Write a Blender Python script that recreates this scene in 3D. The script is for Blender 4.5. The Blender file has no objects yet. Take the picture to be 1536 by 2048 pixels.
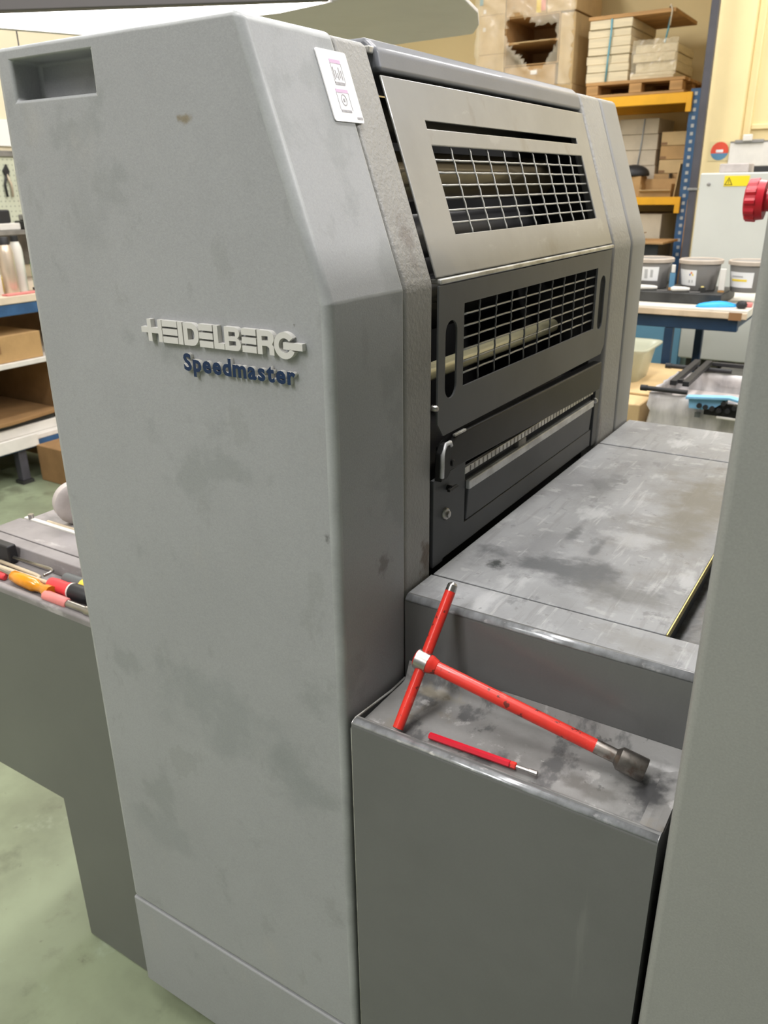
import bpy, bmesh, math, random
from mathutils import Vector, Matrix, Euler
random.seed(7)
D = bpy.data
scn = bpy.context.scene
COL = scn.collection
PI = math.pi

# ---------------------------------------------------------------- camera
cam_d = D.cameras.new('camera'); cam = D.objects.new('camera', cam_d); COL.objects.link(cam)
yaw, pitch, roll = math.radians(32.6875), math.radians(22.0385), math.radians(-.8219)
_r = Vector((math.cos(yaw), math.sin(yaw), 0)); _f = Vector((-math.sin(yaw), math.cos(yaw), 0)); _u = Vector((0, 0, 1))
_fw = math.cos(pitch)*_f - math.sin(pitch)*_u; _up = math.cos(pitch)*_u + math.sin(pitch)*_f
_rr = math.cos(roll)*_r + math.sin(roll)*_up; _uu = math.cos(roll)*_up - math.sin(roll)*_r
CAMZ = 1.53
cam.matrix_world = Matrix(((_rr.x, _uu.x, -_fw.x, 0), (_rr.y, _uu.y, -_fw.y, 0), (_rr.z, _uu.z, -_fw.z, CAMZ), (0, 0, 0, 1)))
cam_d.sensor_fit = 'VERTICAL'; cam_d.sensor_height = 24; cam_d.sensor_width = 18
cam_d.lens = 24*1600.78/2048
cam_d.clip_start = .02; cam_d.clip_end = 60
cam_d.dof.use_dof = True; cam_d.dof.focus_distance = 1.02; cam_d.dof.aperture_fstop = 6.5
scn.camera = cam

# ---------------------------------------------------------------- light and exposure
w = D.worlds.new('world'); scn.world = w; w.use_nodes = True
w.node_tree.nodes['Background'].inputs[0].default_value = (.95, .97, 1, 1)
w.node_tree.nodes['Background'].inputs[1].default_value = .02
vs = scn.view_settings
vs.view_transform = 'Standard'; vs.look = 'None'; vs.gamma = 1; vs.use_curve_mapping = False
vs.exposure = 0.0
# ceiling fluorescent fittings: (x, y, power); the housings are built further down
CEIL = 3.9
FIT = [(-.45, .55, 50), (-.5, 2.55, 38), (-1.3, -1.5, 70), (-2.9, -1.2, 42), (-2.6, 1.4, 30), (-2.7, 4.4, 58), (-.6, 4.9, 40), (-3.9, 2.9, 32), (2.0, 4.5, 66), (-1.2, -3.2, 46), (2.5, 1.9, 170)]  # last entry is an unseen key light added to brighten the sloped faces
for fx, fy, fp in FIT:
    l = D.lights.new('fluorescent_light', 'AREA'); l.shape = 'RECTANGLE'; l.size = .34; l.size_y = 1.45
    l.energy = fp; l.color = (1, .975, .965)
    o = D.objects.new('fluorescent_light', l); COL.objects.link(o); o.location = (fx, fy, CEIL-.135)

# ---------------------------------------------------------------- helpers
WP = {}
def col4(c): return (c[0], c[1], c[2], 1)
def srgb(r, g, b):
    f = lambda v: (v/255/12.92 if v/255 <= .04045 else ((v/255+.055)/1.055)**2.4)
    return (f(r), f(g), f(b))
MC = {}
def mat(name, color, rough=.5, metal=0, spec=.5, var=0, vscale=6, color2=None, bump=0, bscale=200, stretch=(1, 1, 1),
        emit=None, estr=0, alpha=1, trans=0, fine=0, layers=(), detail=6, coat=0, ior=1.45, spots=()):
    """layers: (color, scale, lo, hi, strength, stretch) patches of noise laid over the base"""
    if name in MC: return MC[name]
    m = D.materials.new(name); m.use_nodes = True
    nt = m.node_tree; N = nt.nodes; L = nt.links
    b = N['Principled BSDF']
    b.inputs['Roughness'].default_value = rough; b.inputs['Metallic'].default_value = metal
    b.inputs['Specular IOR Level'].default_value = spec; b.inputs['IOR'].default_value = ior
    b.inputs['Coat Weight'].default_value = coat
    b.inputs['Alpha'].default_value = alpha; b.inputs['Transmission Weight'].default_value = trans
    tc = N.new('ShaderNodeTexCoord')
    def noise(scale, st=(1, 1, 1), det=detail, off=0):
        mp = N.new('ShaderNodeMapping'); mp.inputs['Scale'].default_value = st; mp.inputs['Location'].default_value = (off, off*.7, off*.3)
        n = N.new('ShaderNodeTexNoise'); n.inputs['Scale'].default_value = scale; n.inputs['Detail'].default_value = det
        n.inputs['Roughness'].default_value = .6
        L.new(tc.outputs['Object'], mp.inputs['Vector']); L.new(mp.outputs['Vector'], n.inputs['Vector'])
        return n.outputs['Fac']
    def ramp(fac, lo, hi):
        r = N.new('ShaderNodeMapRange'); r.inputs['From Min'].default_value = lo; r.inputs['From Max'].default_value = hi
        r.interpolation_type = 'SMOOTHSTEP'
        L.new(fac, r.inputs['Value']); return r.outputs['Result']
    cur = None
    if var or color2:
        c2 = color2 or tuple(max(0, v*(1-var)) for v in color)
        mx = N.new('ShaderNodeMix'); mx.data_type = 'RGBA'
        mx.inputs['A'].default_value = col4(color); mx.inputs['B'].default_value = col4(c2)
        L.new(ramp(noise(vscale, stretch), .35, .68), mx.inputs['Factor']); cur = mx.outputs['Result']
    rcur = None
    for i, (lc, sc, lo, hi, st, strc) in enumerate(layers):
        mx = N.new('ShaderNodeMix'); mx.data_type = 'RGBA'
        if cur is None: mx.inputs['A'].default_value = col4(color)
        else: L.new(cur, mx.inputs['A'])
        mx.inputs['B'].default_value = col4(lc)
        mm = N.new('ShaderNodeMath'); mm.operation = 'MULTIPLY'; mm.inputs[1].default_value = st
        L.new(ramp(noise(sc, strc, 8, 3.7*(i+1)), lo, hi), mm.inputs[0]); L.new(mm.outputs[0], mx.inputs['Factor'])
        cur = mx.outputs['Result']
    for (sc_, sr_, scol, sst, sns) in spots:      # stains with a place of their own: centre, radii, colour, strength, ragged-edge scale
        ge = N.new('ShaderNodeNewGeometry'); v1 = N.new('ShaderNodeVectorMath'); v1.operation = 'SUBTRACT'; v1.inputs[1].default_value = sc_
        v2 = N.new('ShaderNodeVectorMath'); v2.operation = 'DIVIDE'; v2.inputs[1].default_value = sr_
        v3 = N.new('ShaderNodeVectorMath'); v3.operation = 'LENGTH'
        L.new(ge.outputs['Position'], v1.inputs[0]); L.new(v1.outputs[0], v2.inputs[0]); L.new(v2.outputs[0], v3.inputs[0])
        na = N.new('ShaderNodeMath'); na.operation = 'MULTIPLY_ADD'; na.inputs[1].default_value = 2.6; L.new(noise(sns, det=6, off=sns), na.inputs[0]); L.new(v3.outputs['Value'], na.inputs[2])
        rg = N.new('ShaderNodeMapRange'); rg.interpolation_type = 'SMOOTHSTEP'
        for k_, v_ in zip(('From Min', 'From Max', 'To Min', 'To Max'), (1.45, 2.3, sst, 0)): rg.inputs[k_].default_value = v_
        L.new(na.outputs[0], rg.inputs['Value'])
        mx = N.new('ShaderNodeMix'); mx.data_type = 'RGBA'
        if cur is None: mx.inputs['A'].default_value = col4(color)
        else: L.new(cur, mx.inputs['A'])
        mx.inputs['B'].default_value = col4(scol); L.new(rg.outputs['Result'], mx.inputs['Factor']); cur = mx.outputs['Result']
    if fine:
        mx = N.new('ShaderNodeMix'); mx.data_type = 'RGBA'; mx.blend_type = 'MULTIPLY'
        if cur is None: mx.inputs['A'].default_value = col4(color)
        else: L.new(cur, mx.inputs['A'])
        rg = N.new('ShaderNodeMapRange'); rg.inputs['From Min'].default_value = .3; rg.inputs['From Max'].default_value = .7
        rg.inputs['To Min'].default_value = 1-fine; rg.inputs['To Max'].default_value = 1
        L.new(noise(420, det=2), rg.inputs['Value'])
        cb = N.new('ShaderNodeCombineColor')
        for k in range(3): L.new(rg.outputs['Result'], cb.inputs[k])
        L.new(cb.outputs[0], mx.inputs['B']); mx.inputs['Factor'].default_value = 1
        cur = mx.outputs['Result']
    if cur is None: b.inputs['Base Color'].default_value = col4(color)
    else: L.new(cur, b.inputs['Base Color'])
    if bump:
        bp = N.new('ShaderNodeBump'); bp.inputs['Strength'].default_value = bump; bp.inputs['Distance'].default_value = .002
        L.new(noise(bscale, stretch if bscale < 100 else (1, 1, 1), 3), bp.inputs['Height']); L.new(bp.outputs['Normal'], b.inputs['Normal'])
    if emit:
        b.inputs['Emission Color'].default_value = col4(emit); b.inputs['Emission Strength'].default_value = estr
    m.diffuse_color = col4(color)
    MC[name] = m
    return m

def wp(o): return WP.get(o.name, Vector((0, 0, 0))) if o else Vector((0, 0, 0))
def tag(o, label, cat, group=None):
    o['label'] = label; o['category'] = cat
    if group: o['group'] = group
    return o
def struct(o): o['kind'] = 'structure'; return o
def thing(name, label, cat, loc, group=None):
    o = D.objects.new(name, None); COL.objects.link(o); o.location = loc; o.empty_display_size = .1
    WP[o.name] = Vector(loc); return tag(o, label, cat, group)
def link(name, me, m, parent=None, bevel=0, seg=2, smooth=False, angle=35):
    n = len(me.vertices)
    lo = Vector((min(v.co.x for v in me.vertices), min(v.co.y for v in me.vertices), min(v.co.z for v in me.vertices)))
    hi = Vector((max(v.co.x for v in me.vertices), max(v.co.y for v in me.vertices), max(v.co.z for v in me.vertices)))
    c = (lo+hi)/2
    if not parent: c.z = lo.z
    me.transform(Matrix.Translation(-c))
    o = D.objects.new(name, me); COL.objects.link(o)
    WP[o.name] = c.copy()
    if parent: o.parent = parent
    o.location = c - wp(parent)
    if m: me.materials.append(m)
    if smooth:
        for p in me.polygons: p.use_smooth = True
    if bevel:
        md = o.modifiers.new('bevel', 'BEVEL'); md.width = bevel; md.segments = seg; md.limit_method = 'ANGLE'; md.angle_limit = math.radians(angle)
        if seg > 1:
            for p in me.polygons: p.use_smooth = True
            md.harden_normals = True
    return o
def from_bm(name, bm, m, parent=None, **k):
    bmesh.ops.recalc_face_normals(bm, faces=bm.faces)
    me = D.meshes.new(name); bm.to_mesh(me); bm.free(); return link(name, me, m, parent, **k)
def bm_box(bm, x0, x1, y0, y1, z0, z1, M=None):
    vs_ = [bm.verts.new((x, y, z)) for x in (x0, x1) for y in (y0, y1) for z in (z0, z1)]
    for f in ((0, 1, 3, 2), (4, 6, 7, 5), (0, 4, 5, 1), (2, 3, 7, 6), (0, 2, 6, 4), (1, 5, 7, 3)):
        bm.faces.new([vs_[i] for i in f])
    if M: bmesh.ops.transform(bm, matrix=M, verts=vs_)
    return vs_
def box(name, x0, x1, y0, y1, z0, z1, m, parent=None, bevel=0, rot=None, **k):
    bm = bmesh.new(); v = bm_box(bm, x0, x1, y0, y1, z0, z1)
    if rot:
        c = Vector(((x0+x1)/2, (y0+y1)/2, z0))
        bmesh.ops.transform(bm, matrix=Matrix.Translation(c) @ Euler(rot).to_matrix().to_4x4() @ Matrix.Translation(-c), verts=v)
    return from_bm(name, bm, m, parent, bevel=bevel, **k)
def fill2d(outer, holes=()):
    """triangulated flat polygon with holes -> bmesh in XY"""
    bm = bmesh.new()
    for lp in [outer]+list(holes):
        v = [bm.verts.new((p[0], p[1], 0)) for p in lp]
        for i in range(len(v)): bm.edges.new((v[i], v[(i+1) % len(v)]))
    if holes: bmesh.ops.triangle_fill(bm, use_beauty=True, edges=bm.edges[:], normal=(0, 0, 1))
    else: bm.faces.new(bm.verts[:])
    return bm
def extr(name, outer, holes, fmap, t, m, parent=None, **k):
    """extrude a flat outline: fmap(u, v, d) -> world point, d from 0 to t"""
    bm = fill2d(outer, holes)
    if not holes: pass
    r = bmesh.ops.extrude_face_region(bm, geom=bm.faces[:])
    nv = set(e for e in r['geom'] if isinstance(e, bmesh.types.BMVert))
    for v in bm.verts: v.co = Vector(fmap(v.co.x, v.co.y, t if v in nv else 0))
    if holes: bmesh.ops.dissolve_limit(bm, angle_limit=.01, verts=bm.verts[:], edges=bm.edges[:], delimit={'NORMAL'}) if k.pop('diss', False) else k.pop('diss', None)
    return from_bm(name, bm, m, parent, **k)
XZ = lambda y0: (lambda u, v, d: (u, y0+d, v))
YZ = lambda x0: (lambda u, v, d: (x0+d, u, v))
XY = lambda z0: (lambda u, v, d: (u, v, z0+d))
def prism_xz(name, poly, y0, y1, m, parent=None, **k): return extr(name, poly, (), XZ(y0), y1-y0, m, parent, **k)
def prism_yz(name, poly, x0, x1, m, parent=None, **k): return extr(name, poly, (), YZ(x0), x1-x0, m, parent, **k)
def rect(a0, a1, b0, b1): return [(a0, b0), (a1, b0), (a1, b1), (a0, b1)]
def rrect(a0, a1, b0, b1, r, n=5):
    o = []
    for cx, cy, s in ((a1-r, b0+r, -90), (a1-r, b1-r, 0), (a0+r, b1-r, 90), (a0+r, b0+r, 180)):
        for i in range(n+1):
            a = math.radians(s+90*i/n); o.append((cx+r*math.cos(a), cy+r*math.sin(a)))
    return o
def bm_lathe(bm, p0, axis, prof, seg=20, cap=True):
    """prof: (distance along axis, radius)"""
    a = Vector(axis).normalized(); t = Vector((0, 0, 1)) if abs(a.z) < .9 else Vector((1, 0, 0))
    u = a.cross(t).normalized(); v = a.cross(u); rings = []
    for d, r in prof:
        rings.append([bm.verts.new(Vector(p0)+a*d+(u*math.cos(2*PI*i/seg)+v*math.sin(2*PI*i/seg))*r) for i in range(seg)])
    for A, B in zip(rings, rings[1:]):
        for i in range(seg): bm.faces.new((A[i], A[(i+1) % seg], B[(i+1) % seg], B[i]))
    if cap: bm.faces.new(rings[0][::-1]); bm.faces.new(rings[-1])
def lathe(name, p0, axis, prof, m, parent=None, seg=20, smooth=True, **k):
    bm = bmesh.new(); bm_lathe(bm, p0, axis, prof, seg)
    o = from_bm(name, bm, m, parent, smooth=smooth, **k)
    if smooth:
        md = o.modifiers.new('split', 'EDGE_SPLIT'); md.split_angle = math.radians(40)
    return o
def cyl(name, p0, p1, r, m, parent=None, r2=None, ch=0, **k):
    d = Vector(p1)-Vector(p0); L_ = d.length; r2 = r if r2 is None else r2
    prof = [(0, r), (L_, r2)] if not ch else [(0, r-ch), (ch, r), (L_-ch, r2), (L_, r2-ch)]
    return lathe(name, p0, d, prof, m, parent, **k)
def tube(name, pts, r, m, parent=None, seg=8, **k):
    bm = bmesh.new(); rings = []; pts = [Vector(p) for p in pts]
    for i, p in enumerate(pts):
        a = (pts[min(i+1, len(pts)-1)]-pts[max(i-1, 0)]).normalized()
        t = Vector((0, 0, 1)) if abs(a.z) < .9 else Vector((1, 0, 0))
        u = a.cross(t).normalized(); v = a.cross(u)
        rings.append([bm.verts.new(p+(u*math.cos(2*PI*j/seg)+v*math.sin(2*PI*j/seg))*r) for j in range(seg)])
    for A, B in zip(rings, rings[1:]):
        for i in range(seg): bm.faces.new((A[i], A[(i+1) % seg], B[(i+1) % seg], B[i]))
    bm.faces.new(rings[0][::-1]); bm.faces.new(rings[-1])
    return from_bm(name, bm, m, parent, smooth=True, **k)
def applied(o):
    """bake modifiers of o into its mesh"""
    bpy.context.view_layer.update()
    dg = bpy.context.evaluated_depsgraph_get(); me = D.meshes.new_from_object(o.evaluated_get(dg))
    o.modifiers.clear(); o.data = me; return o
def cut(o, cutters):
    for c in cutters:
        md = o.modifiers.new('cut', 'BOOLEAN'); md.object = c; md.operation = 'DIFFERENCE'; md.solver = 'EXACT'
    applied(o)
    for c in cutters: WP.pop(c.name, None); D.objects.remove(c, do_unlink=True)
    return o

# ---------------------------------------------------------------- materials
G = srgb
dk = lambda c, f: tuple(v*f for v in c)
COVER = (.345, .353, .362)
m_cover = mat('cover_grey_paint', COVER, .48, var=.07, vscale=3.5, fine=.10, bump=.10, bscale=500,
              layers=(((.235, .250, .248), 5.5, .565, .64, .45, (1, 1, 1)), ((.26, .27, .265), 17, .60, .66, .35, (1, 1, .6)), ((.40, .385, .36), 7, .60, .75, .35, (1, 1, .5)), ((.12, .11, .09), 38, .745, .77, .8, (1, 1, 1))),
              spots=(((-.74, .7, .80), (.16, 1, .10), (.255, .27, .275), .60, 16), ((-.60, .7, .735), (.09, 1, .05), (.255, .27, .275), .6, 20), ((-.93, .7, .50), (.12, 1, .05), (.26, .275, .28), .5, 14), ((-.88, .7, 1.50), (.05, 1, .07), (.28, .29, .295), .5, 18),
                     ((-.699, .7, 1.602), (.012, 1, .006), (.20, .16, .09), .8, 60), ((-.53, .7, 1.142), (.005, 1, .008), (.05, .05, .05), .9, 90), ((-.515, .80, 1.07), (1, .02, .02), (.10, .09, .08), .6, 70)))
m_edge = mat('rubbed_cover_edge', (.40, .412, .415), .42, var=.22, vscale=9, fine=.08, layers=(((.30, .31, .31), 16, .55, .66, .5, (1, 1, .5)),))
m_strip = mat('textured_grey_paint', (.29, .285, .27), .40, var=.14, vscale=6, bump=.55, bscale=160,
              layers=(((.13, .11, .09), 14, .62, .70, .5, (1, 1, .35)), ((.42, .40, .36), 60, .70, .74, .5, (1, 1, 1))),
              spots=(((-.515, .915, 1.03), (1, .022, .045), (.10, .065, .04), .85, 55), ((-.56, .90, 1.47), (1, .02, .06), (.13, .11, .10), .6, 30)))
m_far = mat('far_cover_paint', (.26, .258, .25), .42, var=.10, vscale=5, fine=.08)
m_guard = mat('guard_grey_paint', (.255, .25, .235), .30, var=.16, vscale=5, bump=.05, bscale=60, coat=.2,
              layers=(((.15, .13, .10), 9, .58, .68, .45, (1, 1, .6)), ((.36, .35, .33), 22, .62, .70, .35, (1, .4, 1))))
m_guardlow = mat('lower_guard_paint', (.11, .114, .117), .42, spec=.35, var=.15, vscale=6,
                 layers=(((.26, .25, .24), 30, .70, .76, .4, (1, 1, .5)),))
m_cap = mat('crossbar_grey_paint', (.15, .157, .175), .40, var=.10, vscale=7, coat=.2, fine=.05)
m_black = mat('black_interior', (.008, .008, .008), .6)
m_blackgloss = mat('black_oily_metal', (.016, .016, .016), .42, spec=.3, var=.3, vscale=12,
                   layers=(((.2, .19, .17), 45, .70, .74, .6, (1, .3, 1)),))
m_plate = mat('dark_grey_plate', (.070, .074, .078), .45, spec=.35, var=.15, vscale=9, layers=(((.2, .2, .2), 50, .71, .75, .5, (1, 1, 1)),))
m_worn = mat('worn_bare_metal', (.62, .62, .60), .35, metal=.6, color2=(.32, .31, .28), vscale=30, stretch=(1, .6, 1))
m_bright = mat('rubbed_bright_metal', (.66, .67, .68), .4, metal=.25, color2=(.42, .42, .42), vscale=26, stretch=(1, .6, 1))
m_steel = mat('bright_steel', (.50, .485, .465), .30, metal=1, var=.25, vscale=20)
m_oldsteel = mat('dull_socket_steel', (.36, .33, .30), .35, metal=1, var=.45, vscale=35, layers=(((.16, .08, .05), 40, .58, .68, .6, (1, 1, 1)),))
m_wire = mat('grille_wire', (.42, .42, .40), .35, metal=.35, var=.25, vscale=15)
m_deck = mat('dusty_deck_paint', (.31, .316, .323), .45, color2=(.23, .233, .236), vscale=7, bump=.08, bscale=250, stretch=(1, .7, 1),
             layers=(((.18, .183, .19), 5.2, .55, .66, .55, (1.3, .9, 1)), ((.45, .455, .46), 10, .565, .67, .65, (1.5, .7, 1)), ((.14, .145, .15), 17, .615, .68, .6, (1.4, .8, 1)),
                     ((.44, .44, .44), 30, .59, .66, .45, (.8, 1.5, 1)), ((.16, .16, .16), 48, .635, .675, .5, (1, 1, 1)), ((.20, .20, .20), 13, .57, .66, .40, (7, .5, 1)), ((.47, .47, .47), 15, .59, .68, .45, (6, .45, 1)), ((.58, .57, .56), 95, .70, .75, .6, (1, 1, 1))),
             spots=(((-.35, 1.035, 1), (.17, .060, 1), (.075, .08, .085), .85, 17), ((-.445, 1.005, 1), (.018, .022, 1), (.03, .035, .035), .95, 55), ((-.25, 1.00, 1), (.08, .05, 1), (.13, .13, .125), .7, 22),
                    ((-.25, 1.38, 1), (.11, .34, 1), (.15, .138, .11), .85, 10), ((-.42, 1.42, 1), (.035, .09, 1), (.12, .125, .13), .7, 20), ((-.385, 1.17, 1), (.012, .07, 1), (.10, .105, .11), .75, 28),
                    ((-.335, 1.13, 1), (.010, .06, 1), (.10, .105, .11), .7, 28), ((-.30, 1.20, 1), (.06, .05, 1), (.46, .465, .47), .6, 20), ((-.45, .90, 1), (.06, .035, 1), (.44, .445, .46), .6, 20), ((-.20, .89, 1), (.10, .03, 1), (.20, .195, .18), .6, 24)))
m_step = mat('step_grey_paint', (.128, .130, .128), .33, var=.10, vscale=4, fine=.05, coat=.15,
             layers=(((.20, .20, .19), 9, .64, .76, .30, (3.5, 3.5, .28)), ((.40, .40, .38), 70, .745, .76, .6, (1, 1, .5))))
m_steptop = mat('scuffed_step_top', (.27, .268, .262), .40, color2=(.19, .187, .18), vscale=9, bump=.12, bscale=120,
                layers=(((.075, .076, .078), 12, .535, .62, .75, (1.6, 1, 1)), ((.44, .43, .42), 22, .575, .65, .65, (1.3, 1, 1)), ((.20, .16, .10), 7, .57, .68, .55, (1, 1, 1)), ((.05, .05, .05), 42, .63, .67, .6, (1, 1, 1)), ((.5, .49, .47), 70, .68, .72, .5, (1, 1, 1))),
                spots=(((-.145, .785, .875), (.035, .045, 1), (.025, .025, .027), .9, 26), ((-.20, .755, .875), (.05, .02, 1), (.10, .095, .085), .7, 30), ((-.45, .83, .875), (.05, .015, 1), (.30, .26, .18), .5, 40)))
m_panel = mat('delivery_cover_paint', (.30, .305, .29), .46, var=.06, vscale=3, fine=.10, bump=.08, bscale=500)
m_red = mat('chipped_red_paint', (.72, .035, .022), .35, var=.2, vscale=18, coat=.2,
            layers=(((.10, .02, .015), 75, .615, .64, .9, (1, 1, 1)), ((.80, .16, .12), 30, .60, .70, .5, (1, 1, 1))))
m_redplain = mat('red_plastic', (.62, .012, .03), .32, var=.12, vscale=12)
m_brass = mat('bare_brass_edge', (.75, .62, .22), .35, metal=.5, var=.3, vscale=20)
m_letter = mat('letter_silver_plastic', (.60, .59, .56), .38)
m_blue_letter = mat('letter_navy_plastic', (.006, .024, .075), .35)
m_white = mat('white_label', (.80, .79, .80), .35)
m_purple = mat('label_purple', (.58, .40, .57), .4)
m_labelgrey = mat('label_grey_print', (.36, .35, .37), .4, var=.3, vscale=200)
m_floor = mat('green_painted_concrete', (.265, .31, .20), .40, color2=(.19, .215, .14), vscale=2.6, bump=.12, bscale=30,
              layers=(((.11, .115, .075), 4.4, .53, .68, .75, (1, 1, 1)), ((.36, .42, .31), 7, .60, .72, .5, (1, 1, 1)), ((.12, .11, .08), 26, .66, .73, .5, (1, 1, 1)), ((.7, .7, .65), 60, .762, .775, .9, (1, 1, 1))))
m_wall = mat('cream_wall', (.80, .65, .355), .75, var=.07, vscale=1.2)
m_wallleft = mat('pale_wall', (.78, .69, .50), .75, var=.06, vscale=1.5)
m_wallgrey = mat('grey_wall', (.34, .36, .38), .8, var=.05)
m_ceil = mat('white_ceiling', (.40, .42, .44), .8, var=.05)
m_card = mat('cardboard', (.50, .31, .135), .75, var=.16, vscale=9)
m_card2 = mat('pale_cardboard', (.60, .43, .22), .75, var=.14, vscale=7)
m_carddark = mat('dark_cardboard', (.30, .17, .07), .8, var=.2, vscale=8)
m_tape = mat('parcel_tape', (.27, .15, .07), .3)
m_paper = mat('cream_paper_edges', (.74, .63, .43), .7, var=.16, vscale=28, stretch=(.15, .15, 1.6))
m_reams = mat('beige_wrapped_paper', (.60, .52, .40), .65, var=.14, vscale=8)
m_wood = mat('pallet_wood', (.52, .29, .11), .7, var=.3, vscale=10, stretch=(.3, 1, 3))
m_board = mat('chipboard_shelf', (.50, .29, .12), .7, var=.25, vscale=14)
m_yellow = mat('yellow_beam_paint', (.86, .44, .02), .45, var=.12, vscale=6)
m_blue = mat('blue_upright_paint', (.045, .12, .26), .45, var=.25, vscale=10)
m_bluebeam = mat('blue_bench_paint', (.006, .032, .08), .45, var=.2, vscale=8)
m_hole = mat('upright_slot', (.45, .47, .48), .6)
m_post = mat('dark_post_paint', (.075, .072, .085), .5, var=.25, vscale=4)
m_film = mat('stretch_film', (.85, .76, .58), .2, alpha=.20, bump=.3, bscale=25)
m_strapblue = mat('blue_strap', (.12, .36, .46), .5)
m_strapgrey = mat('grey_strap', (.33, .37, .42), .5)
m_machine = mat('light_grey_machine', (.60, .61, .57), .45, var=.04, vscale=3)
m_machdark = mat('dark_machinery', (.045, .045, .043), .5, var=.5, vscale=12)
m_machmid = mat('grey_machinery', (.22, .21, .19), .5, var=.35, vscale=12)
m_sign = mat('yellow_sign', (.88, .68, .02), .45)
m_signblk = mat('sign_black_print', (.10, .08, .01), .5)
m_tabletop = mat('worn_white_tabletop', (.72, .68, .60), .5, var=.16, vscale=5, layers=(((.5, .40, .28), 9, .60, .72, .5, (1, 1, 1)),))
m_tableedge = mat('worn_table_edge', (.62, .50, .36), .6, var=.25, vscale=8)
m_pot = mat('grey_ink_tub', (.25, .24, .23), .4, var=.08, vscale=8)
m_lid = mat('tub_rim_dust', (.50, .43, .36), .5, var=.15, vscale=12)
m_potlabel = mat('white_tub_label', (.82, .82, .82), .5)
m_print = mat('label_print_grey', (.45, .45, .45), .6)
m_yprint = mat('label_print_yellow', (.88, .66, .08), .6)
m_oprint = mat('label_print_orange', (.75, .22, .06), .6)
m_bprint = mat('label_print_blue', (.14, .16, .36), .6)
m_glove = mat('blue_nitrile', (.03, .40, .85), .45, var=.12, vscale=20)
m_blackrub = mat('black_rubber', (.02, .02, .022), .5)
m_bluefoam = mat('blue_foam_board', (.22, .48, .72), .55, var=.08)
m_bluepanel = mat('light_blue_cabinet', (.13, .30, .44), .5, var=.06, vscale=3)
m_tub = mat('cloudy_plastic_tub', (.56, .56, .42), .3, alpha=.6)
m_bag = mat('clear_bag_plastic', (.74, .71, .70), .2, alpha=.88, color2=(.50, .48, .49), vscale=9, stretch=(2.2, 1, .7), bump=.5, bscale=18)
m_sticker_r = mat('sticker_red', (.70, .08, .04), .5)
m_sticker_b = mat('sticker_blue', (.10, .24, .38), .5)
m_cream = mat('cream_trim', (.82, .67, .365), .7, var=.04)
m_sheet = mat('white_sheet', (.72, .69, .64), .6, var=.08, vscale=14)
m_clip = mat('clip_metal', (.30, .29, .28), .4, metal=.5)
m_peg = mat('pegboard_green', (.58, .60, .46), .6, var=.08, vscale=3)
m_peghole = mat('pegboard_hole', (.32, .34, .26), .8)
m_lampwhite = mat('lamp_diffuser', (1, 1, 1), .5, emit=(1, .95, .93), estr=9)
m_lamphood = mat('lamp_hood_grey', (.66, .64, .635), .45, var=.05)
m_lamprim = mat('lamp_rim_grey', (.13, .12, .12), .5)
m_fit = mat('fitting_white', (.8, .8, .78), .5)
m_tubeglow = mat('fluorescent_tube', (1, 1, 1), .5, emit=(1, .95, .87), estr=2.5)
m_orange = mat('amber_plastic', (.80, .30, .015), .22, coat=.4, var=.25, vscale=20)
m_pink = mat('faded_red_plastic', (.80, .26, .24), .45, var=.15, vscale=30)
m_driverred = mat('driver_red', (.75, .06, .07), .4)
m_rubgrey = mat('grey_rubber', (.11, .12, .12), .5)
m_rod = mat('beige_rod', (.60, .50, .36), .4, var=.2, vscale=20)
m_roll = mat('grey_roll', (.52, .47, .45), .55, var=.15, vscale=30)
m_flask = mat('steel_flask', (.66, .55, .44), .3, metal=.45)
m_green = mat('green_glass', (.06, .45, .17), .2, coat=.4)
m_lefttop = mat('left_tray_top', (.28, .26, .26), .45, var=.25, vscale=10, layers=(((.5, .47, .47), 25, .62, .72, .6, (.4, 1, 1)), ((.1, .1, .1), 12, .6, .7, .5, (.5, 1, 1))))
m_leftfront = mat('left_box_paint', (.135, .138, .130), .34, var=.06, vscale=4, fine=.05, coat=.1)
m_brownroller = mat('ink_roller_olive', (.12, .095, .055), .3, coat=.3)
m_yellowroller = mat('reflected_light_yellow', (.97, .90, .58), .30, metal=.15)  # pale yellow stands in for light reflected along the roller

# ---------------------------------------------------------------- setting
XL, XR, YF, YB = -4.9, 4.6, -4.2, 7.0
struct(box('floor', XL-.1, XR+.1, YF-.1, YB+.1, -.1, 0, m_floor))
struct(box('wall_back', XL-.1, XR+.1, YB, YB+.12, 0, CEIL, m_wall))
struct(box('wall_left', XL-.12, XL, YF, YB, 0, CEIL, m_wallleft))
struct(box('wall_right', XR, XR+.12, YF, YB, 0, CEIL, m_wallgrey))
struct(box('wall_front', XL-.1, XR+.1, YF-.12, YF, 0, CEIL, m_wallgrey))
struct(box('ceiling', XL-.1, XR+.1, YF-.1, YB+.1, CEIL, CEIL+.1, m_ceil))
struct(box('wall_projection', -1.27, XR, 5.78, YB, 0, CEIL, m_wall))
struct(box('trim_1', -1.275, -1.045, 5.70, 5.785, 0, CEIL, m_cream, bevel=.012))
struct(box('trim_2', -1.045, -1.0, 5.745, 5.785, 0, CEIL, m_cream, bevel=.008))
struct(box('trim_3', -1.0, 1.6, 5.765, 5.785, 1.83, 1.86, m_cream, bevel=.005))

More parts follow.
